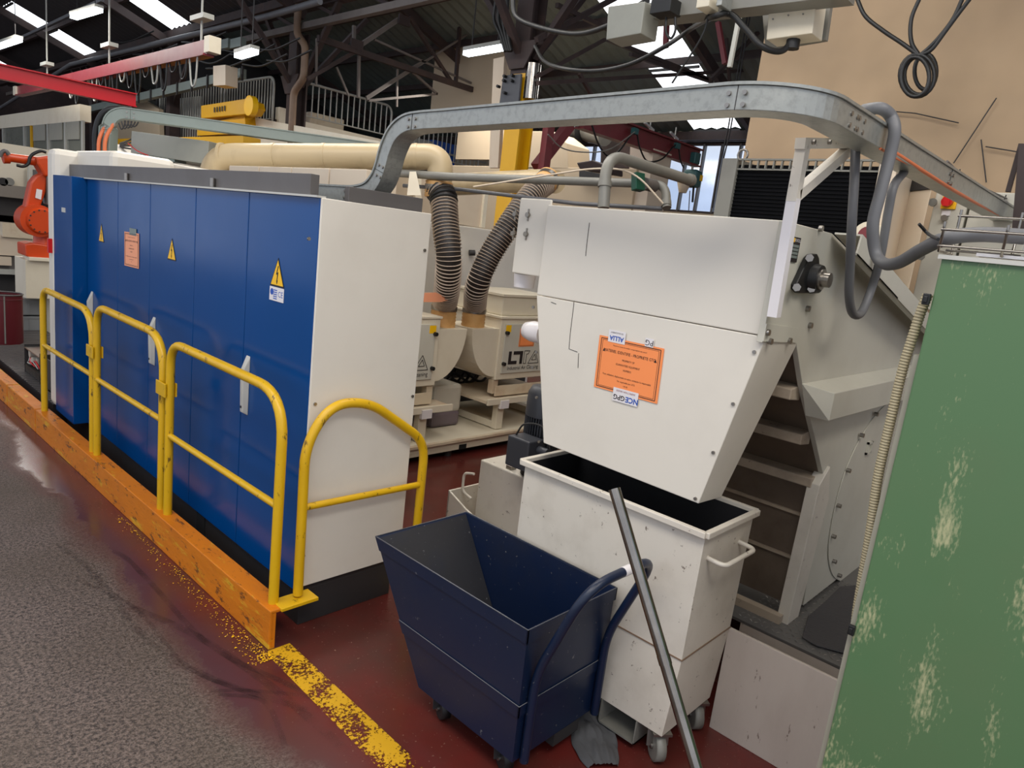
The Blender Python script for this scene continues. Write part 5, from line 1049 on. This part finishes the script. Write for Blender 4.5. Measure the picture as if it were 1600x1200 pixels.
MB().box((9.8, 13.2, 3.62), (12.6, 13.25, 3.66)).build('shelf_board', M['rail'], label='long pale shelf board behind the right mezzanine railing', cat='shelf')
sg = MB().prism([P(*q, x=11) for q in ((735, 220), (748, 222), (743, 250), (733, 247))], (.02, 0, 0)).build('wall_sign', M['paper'], label='white sign with red print behind the railing end', cat='sign')
c = P(738, 235, x=10.99); MB().box((c.x-.01, c.y-.06, c.z-.1), (c.x, c.y+.03, c.z+.12)).build('red_print', M['redsw'], sg)
# pale partition walls behind
MB().box((9.9, 11.3, 4.3), (10.0, 12.25, 6.2)).build('wall_1', M['beige2'], kind='structure')
MB().box((9.9, 9.6, 3.3), (10.0, 11.3, 6.0)).build('wall_2', M['beige2'], kind='structure')
cc = thing('cream_casing', 'cream sheet metal casing left of the small back window', 'casing', (9, 8, 0))
pts = [P(*q, x=9.0) for q in ((815, 205), (862, 205), (886, 224), (888, 264), (815, 264))]; MB().prism(pts, (.6, 0, 0)).build('hood', M['beige2'], cc, bevel=.01)
a_ = P(860, 300, x=9.0); MB().box((9.0, P(990, 300, x=9).y, 1.2), (9.4, P(700, 300, x=9).y, P(900, 262, x=9).z)).build('lower_body', M['beige2'], cc, bevel=.01)
pts = [P(*q, x=9.05) for q in ((985, 225), (1022, 232), (1008, 330), (980, 330))]; MB().prism(pts, (.5, 0, 0)).build('cream_panel', M['cabbeige'], cc)
pts = [P(*q, x=10.5) for q in ((940, 210), (985, 222), (985, 262), (938, 262))]; MB().prism(pts, (.5, 0, 0)).build('dark_pier', M['rust'], cc)
MB().tube([P(905, 198, x=10), P(948, 208, x=10)], .22, 16).build('roof_fan_duct', M['pipe'], cc); MB().cyl(P(893, 203, x=9.9), P(912, 204, x=9.9), .25, 16).build('dark_fan', M['black'], cc)
for q in ((905, 265, 945, 288), (835, 268, 850, 280)): pts = [P(q[0], q[1], x=8.9), P(q[2], q[1]+8, x=8.9), P(q[2], q[3], x=8.9), P(q[0], q[3]-8, x=8.9)]; MB().prism(pts, (.05, 0, 0)).build('dark_grille', M['dark'], cc)
pts = [P(*q, x=8.3) for q in ((900, 254), (925, 250), (955, 262), (955, 272), (905, 264))]; MB().prism(pts, (.3, 0, 0)).build('dark_clamp', M['rust'], label='rusty dark clamp lying on the cream casing', cat='tool', bevel=.02)
# things on the yellow column
gp = thing('gearbox_plate', 'dark grey bolted plate fixed on the yellow column', 'plate', (6.3, 6.3, 3.6))
pts = [P(*q, x=6.3) for q in ((786, 118), (814, 115), (810, 158), (780, 162))]; MB().prism(pts, (.03, 0, 0)).build('plate', M['motor'], gp, bevel=.004)
for q in ((791, 120), (803, 119), (790, 127), (802, 127), (781, 136), (791, 146)): c = P(*q, x=6.3); MB().cyl(c, c-V((.05, 0, 0)), .018, 8).build('bolt', M['black'], gp)
c = P(831, 128, x=6.45); MB().cyl(c-V((0, 0, .2)), c+V((0, 0, .2)), .09, 16).build('steel_cylinder', M['chrome'], label='bright steel cylinder mounted right of the yellow column', cat='cylinder')
pts = [P(*q, x=6.6) for q in ((771, 92), (788, 88), (778, 262), (764, 262))]; MB().prism(pts, (.06, 0, 0)).build('pale_duct_strip', M['cabbeige'], label='flat pale strip duct standing left of the yellow column', cat='duct pipe')
for i in range(4): MB().tube(spline([P(775+i*6, 0, x=6.2), P(772+i*7, 30, x=6.2), P(782+i*4, 55, x=6.2), P(790+i*3, 80, x=6.2)]), .022, 7).build('column_cable', M['black'], c1)

# ============================================================ YELLOW HOIST BOOM, LEFT BACK
yh = thing('yellow_boom', 'yellow lifting boom with a rounded nose above the white machine', 'crane', tuple(P(350, 180, x=6)))
pts = [P(*q, x=6) for q in ((314, 165), (384, 154), (392, 158), (394, 168), (388, 178), (314, 185))]; MB().prism(pts, (.25, 0, 0)).build('boom', M['yellowcol'], yh, bevel=.01)
text('SOFEDIT', M['ink'], yh, P(344, 173, x=5.99), (0, -1, .0), (0, 0, 1), .2) if 0 else None
for i in range(5): c = P(335+i*4, 172-i*.6, x=5.985); MB().box((c.x-.004, c.y-.02, c.z-.04), (c.x, c.y+.02, c.z+.05)).build('faded_letter', M['ink'], yh)
c = P(389, 165, x=5.95); MB().cyl((5.94, c.y, c.z), (6.04, c.y, c.z), .17, 18).build('nose_pulley', M['sticker'], yh)
pts = [P(*q, x=6.1) for q in ((308, 196), (382, 180), (385, 208), (308, 212))]; MB().prism(pts, (.3, 0, 0)).build('base_beam', M['yellowcol'], yh)
pts = [P(*q, x=5.5) for q in ((181, 217), (380, 212), (380, 226), (181, 232))]; MB().prism(pts, (.3, 0, 0)).build('lower_beam', M['yellowcol'], yh)
pts = [P(*q, x=6.4) for q in ((182, 160), (212, 150), (248, 170), (250, 218), (182, 218))]; MB().prism(pts, (.1, 0, 0)).build('wall_panel', M['beige2'], label='pale wall panel seen through the grey trunking bend', cat='panel')
pts = [P(*q, x=6.3) for q in ((382, 185), (392, 182), (430, 190), (600, 222), (600, 260), (382, 240))]; MB().prism(pts, (.1, 0, 0)).build('cream_partition', M['cream'], label='long cream partition panel behind the extraction pipe', cat='panel')
pts = [P(*q, x=6.9) for q in ((285, 215), (312, 218), (312, 150), (270, 155), (268, 215))]; MB().prism(pts, (.05, 0, 0)).build('pale_curtain', M['rail'], label='pale grey curtain behind the railing at far left', cat='curtain')

# ============================================================ OFFICES, FAR LEFT
of = thing('office_cabin', 'cream site office cabin with sliding windows at the far left', 'cabin', (4.5, 20, 0))
zt_ = P(60, 172, x=4.5).z; zw = P(60, 195, x=4.5).z; zb_ = P(60, 243, x=4.5).z
yA, yB = P(125, 200, x=4.5).y, P(-6, 200, x=4.5).y
MB().box((4.5, yA, zw), (4.7, yB, zt_)).build('upper_wall', M['cream'], of); MB().box((4.5, yA, 0), (4.7, yB, zb_-.2)).build('lower_wall', M['cabbeige'], of)
for px_ in (3, 36, 47, 73, 100, 127):
    y = P(px_, 215, x=4.48).y; MB().box((4.49, y-.05, zb_-.2), (4.53, y+.05, zw)).build('window_post', M['rail'] if px_ != 47 else M['yellowcol'], of)
for a_, b_ in ((5, 35), (38, 46), (50, 72), (75, 99), (102, 126)):
    ya, yb2 = P(b_, 215, x=4.5).y, P(a_, 215, x=4.5).y; MB().box((4.52, ya+.05, zb_-.2), (4.54, yb2-.05, zw)).build('window_pane', M['officeglass'], of)
    if a_ > 40: MB().box((4.50, ya+.1, zw-.35), (4.515, yb2-.1, zw)).build('blind', M['blind'], of)
# grey production machine under the office
gm_ = thing('grey_machine', 'pale grey bench machine with two round ports behind the orange robot', 'machine', (3.4, 12.5, 0))
yq = 12.0
def rq(px0, py0, px1, py1, dep, mm, nm, y=yq, th=.4):
    a_, b_ = P(px0, py1, y=y), P(px1, py0, y=y); return MB().box((a_.x, y, a_.z), (b_.x, y+th, b_.z)).build(nm, M[mm], gm_)
rq(-8, 238, 100, 298, 0, 'cream', 'upper_cabinet'); rq(-8, 298, 90, 306, 0, 'steel', 'worktop', y=11.9); rq(-8, 306, 100, 345, 0, 'dark', 'open_bay', y=12.1); rq(-8, 345, 100, 374, 0, 'dark', 'bay_floor', y=12.1)
rq(4, 352, 52, 370, 0, 'cream_rust', 'yellowed_panel', y=11.85); rq(-8, 374, 90, 398, 0, 'cabbeige', 'front_beam', y=11.9); rq(-8, 400, 80, 424, 0, 'bracketgrey', 'lower_front', y=11.95, th=.3); rq(-8, 402, 18, 414, 0, 'cabbeige', 'side_box', y=11.85)
rq(-8, 424, 80, 428, 0, 'rail', 'lower_rail', y=11.85); rq(-8, 430, 100, 460, 0, 'dark', 'under_bay', y=12.1)
rq(46, 262, 80, 300, 0, 'white_grey', 'control_panel', y=11.8, th=.1); rq(52, 266, 60, 278, 0, 'bracketgrey', 'screen', y=11.78, th=.05)
for q in (4, 14): c = P(q, 284, y=11.95); MB().cyl((c.x, 11.98, c.z), (c.x, 11.9, c.z), .055, 14).build('round_port', M['pipe'] if q > 5 else M['black'], gm_)
# orange robot
rt = thing('industrial_robot', 'orange industrial robot arm beside the white machine end', 'robot', tuple(P(65, 405, y=9.0)))
B = lambda x_, y_, y=9.0: P(x_, y_, y=y)
MB().prism([B(39, 382), B(52, 380), B(80, 384), B(80, 405), B(52, 404), B(40, 400)], (0, .35, 0)).build('foot', M['robot'], rt, bevel=.012)
MB().tube([B(69, 384, 9.15), B(69, 376, 9.15), B(67, 350, 9.15), B(66, 335, 9.15)], [.11, .10, .09, .12], 20).build('turret', M['robot'], rt)
jc = B(60, 345, 9.0); MB().cyl(jc+V((.0, -.02, 0)), jc+V((0, .26, 0)), .17, 28).build('shoulder_joint', M['robot'], rt, bevel=.012)
MB().cyl(jc+V((.02, -.06, 0)), jc+V((.02, -.02, 0)), .125, 28, .14).build('shoulder_cover', M['robot'], rt)
for k_ in range(14): a = k_/14*6.283; MB().cyl(jc+V((.02+.115*math.cos(a), -.065, .115*math.sin(a))), jc+V((.02+.115*math.cos(a), -.05, .115*math.sin(a))), .009, 6).build('bolt', M['dark'], rt)
MB().prism([B(34, 335, 9.05), B(40, 322, 9.05), B(48, 285, 9.05), B(56, 275, 9.05), B(67, 270, 9.05), B(75, 272, 9.05), B(72, 300, 9.05), B(64, 322, 9.05), B(62, 345, 9.05), B(44, 350, 9.05)], (0, .16, 0)).build('lower_arm', M['robot'], rt, bevel=.02)
MB().prism([B(56, 246, 9.0), B(80, 243, 9.0), B(80, 276, 9.0), B(70, 276, 9.0), B(58, 256, 9.0)], (0, .22, 0)).build('elbow_housing', M['robot'], rt, bevel=.02)
MB().tube([B(58, 252, 9.1), B(50, 251, 9.1), B(14, 246, 9.1), B(12, 246, 9.1)], [.05, .048, .043, .046], 18).build('fore_arm', M['robot'], rt)
MB().tube([B(14, 246, 9.1), B(4, 246, 9.1)], [.062, .062], 16).build('wrist', M['robot'], rt, bevel=.006)
MB().tube(spline([B(0, 245, 9.0), B(3, 238, 9.0), B(9, 236, 9.0), B(14, 242, 9.0)]), .02, 8).build('wrist_hose', M['bracketgrey'], rt)
MB().tube(spline([B(26, 258, 9.0), B(36, 260, 9.0), B(44, 256, 9.0), B(47, 246, 9.0), B(53, 240, 9.0), B(64, 236, 9.0), B(72, 238, 9.0)]), .016, 8).build('dress_cable', M['black'], rt)
c = B(61, 303, 9.0); MB().prism([B(57, 295, 9.04), B(66, 297, 9.04), B(64, 312, 9.04), B(55, 309, 9.04)], (0, -.004, 0)).build('paper_label', M['paper'], rt)
MB().box((jc.x+.09, 9.0, jc.z+.18), (jc.x+.2, 9.2, jc.z+.5)).build('grey_drive', M['galv2'], rt, bevel=.01)
pd = thing('robot_pedestal', 'cream steel pedestal under the orange robot', 'pedestal', (2.1, 9.2, 0))
a_, b_ = P(36, 402, y=8.95), P(80, 405, y=8.95)
MB().prism([(P(36, 400, y=9.3).x, 9.3, a_.z-.03), (P(45, 404, y=8.95).x, 8.93, a_.z-.03), (b_.x+.3, 8.93, a_.z-.03), (b_.x+.3, 9.5, a_.z-.03)], (0, 0, .035)).build('top_plate', M['cream'], pd, bevel=.003)
MB().box((P(40, 420, y=8.98).x, 8.98, 0.55), (b_.x+.25, 9.45, a_.z-.03)).build('column', M['cream'], pd); MB().box((b_.x+.0, 9.0, 0.15), (b_.x+.25, 9.4, .55)).build('column', M['cream'], pd)
# raised tread floor, drum, crates, drawer unit
tf = thing('tread_platform', 'low dark grey grated platform at the left beyond the kerb', 'platform', (2, 8, 0))
MB().box((1.43, 5.95, .0), (5.5, 12.5, .15)).build('deck', M['dark'], tf)
g = MB()
for i in range(60): g.box((1.43, 6.0+i*.06, .15), (2.6, 6.03+i*.06, .156))
g.build('grip_strips', M['bracketgrey'], tf, kind='stuff')
dm = thing('drum', 'tall dark maroon waste drum at the left edge', 'drum', tuple(P(18, 533, z=.15)))
c = P(14, 540, z=.15); c.y += .15
MB().tube([c+V((0, 0, .0)), c+V((0, 0, .02)), c+V((0, 0, .50)), c+V((0, 0, .505))], [.15, .155, .155, .155], 28, cap=False).build('body', M['drum'], dm)
MB().cyl(c+V((0, 0, .0)), c+V((0, 0, .48)), .148, 24).build('inner', M['blackm'], dm)
MB().tube([c+V((0.158*math.cos(a/28*6.283), .158*math.sin(a/28*6.283), .505)) for a in range(28)], .007, 8, closed=True).build('rim', M['bracketgrey'], dm); MB().tube([c+V((0.158*math.cos(a/28*6.283), .158*math.sin(a/28*6.283), .46)) for a in range(28)], .004, 8, closed=True).build('hoop', M['drum'], dm)
dv = (EYE-c); dv.z = 0; dv.normalize(); sv = V((-dv.y, dv.x, 0))
MB().bar(c+dv*.158+V((0, 0, .02)), c+dv*.158+V((0, 0, .5)), .012, .006, up=tuple(dv)).build('seam', M['pipe'], dm)
for k_, z in enumerate((.15, .30)):
    p = P(52, 517, z=.15); cr = thing('storage_crate', 'grey plastic crate, %s of the stack beside the maroon drum' % ('lower' if k_ == 0 else 'upper'), 'crate', (p.x, p.y, z), 'grey crates beside the drum')
    h0 = z+(.0 if k_ == 0 else .03); MB().box((p.x-.16, p.y, h0), (p.x+.24, p.y+.3, h0+.15)).build('body', M['crate'], cr, bevel=.006); MB().box((p.x-.17, p.y-.01, h0+.14), (p.x+.25, p.y+.31, h0+.165)).build('rim', M['crate'], cr)
    for q in range(4): MB().box((p.x-.14+q*.1, p.y-.008, h0+.01), (p.x-.13+q*.1, p.y, h0+.14)).build('rib', M['crate'], cr)
du = thing('drawer_unit', 'open dark sheet metal electronics chassis standing on the grated platform', 'machine part', (1.6, 6.9, .15))
p0_ = P(8, 590, z=.15); p1_ = P(42, 602, z=.15); 
x0_, y0_ = 1.50, 6.55
MB().box((x0_, 6.30, .156), (x0_+.01, 6.62, .41)).build('side_panel', M['bracketgrey'] if 0 else M['dark'], du)
MB().box((x0_, 6.61, .156), (x0_+.3, 6.62, .40)).box((x0_, 6.3, .156), (x0_+.3, 6.62, .166)).box((x0_, 7.10, .156), (x0_+.3, 7.11, .40)).box((x0_+.28, 6.62, .156), (x0_+.3, 7.11, .40)).build('chassis', M['dark'], du)
MB().box((x0_, 6.62, .37), (x0_+.3, 7.11, .38)).build('slide', M['steel'], du)
for q in range(12): MB().box((x0_, 6.64+q*.038, .17), (x0_+.05, 6.655+q*.038, .23)).build('heat_fin', M['steel'], du)
for q in ((6.8, .3), (6.95, .28), (7.03, .33)): MB().cyl((x0_+.02, q[0], q[1]), (x0_+.1, q[0], q[1]), .035, 14).build('cable_coil', M['tank'], du)
for q in range(4): MB().tube(spline([V((x0_+.02, 6.65+q*.1, .25)), V((x0_, 6.75+q*.08, .32-.02*q)), V((x0_+.02, 6.9+q*.05, .26)), V((x0_+.03, 7.05, .3))]), .006, 6).build('wire', M['rail'] if q % 2 else M['redsw'], du)
MB().box((1.9, 6.35, .156), (2.1, 6.7, .38)).build('dark_case', M['dark'], label='dark case on the platform between chassis and blue cabinet', cat='box', bevel=.005)
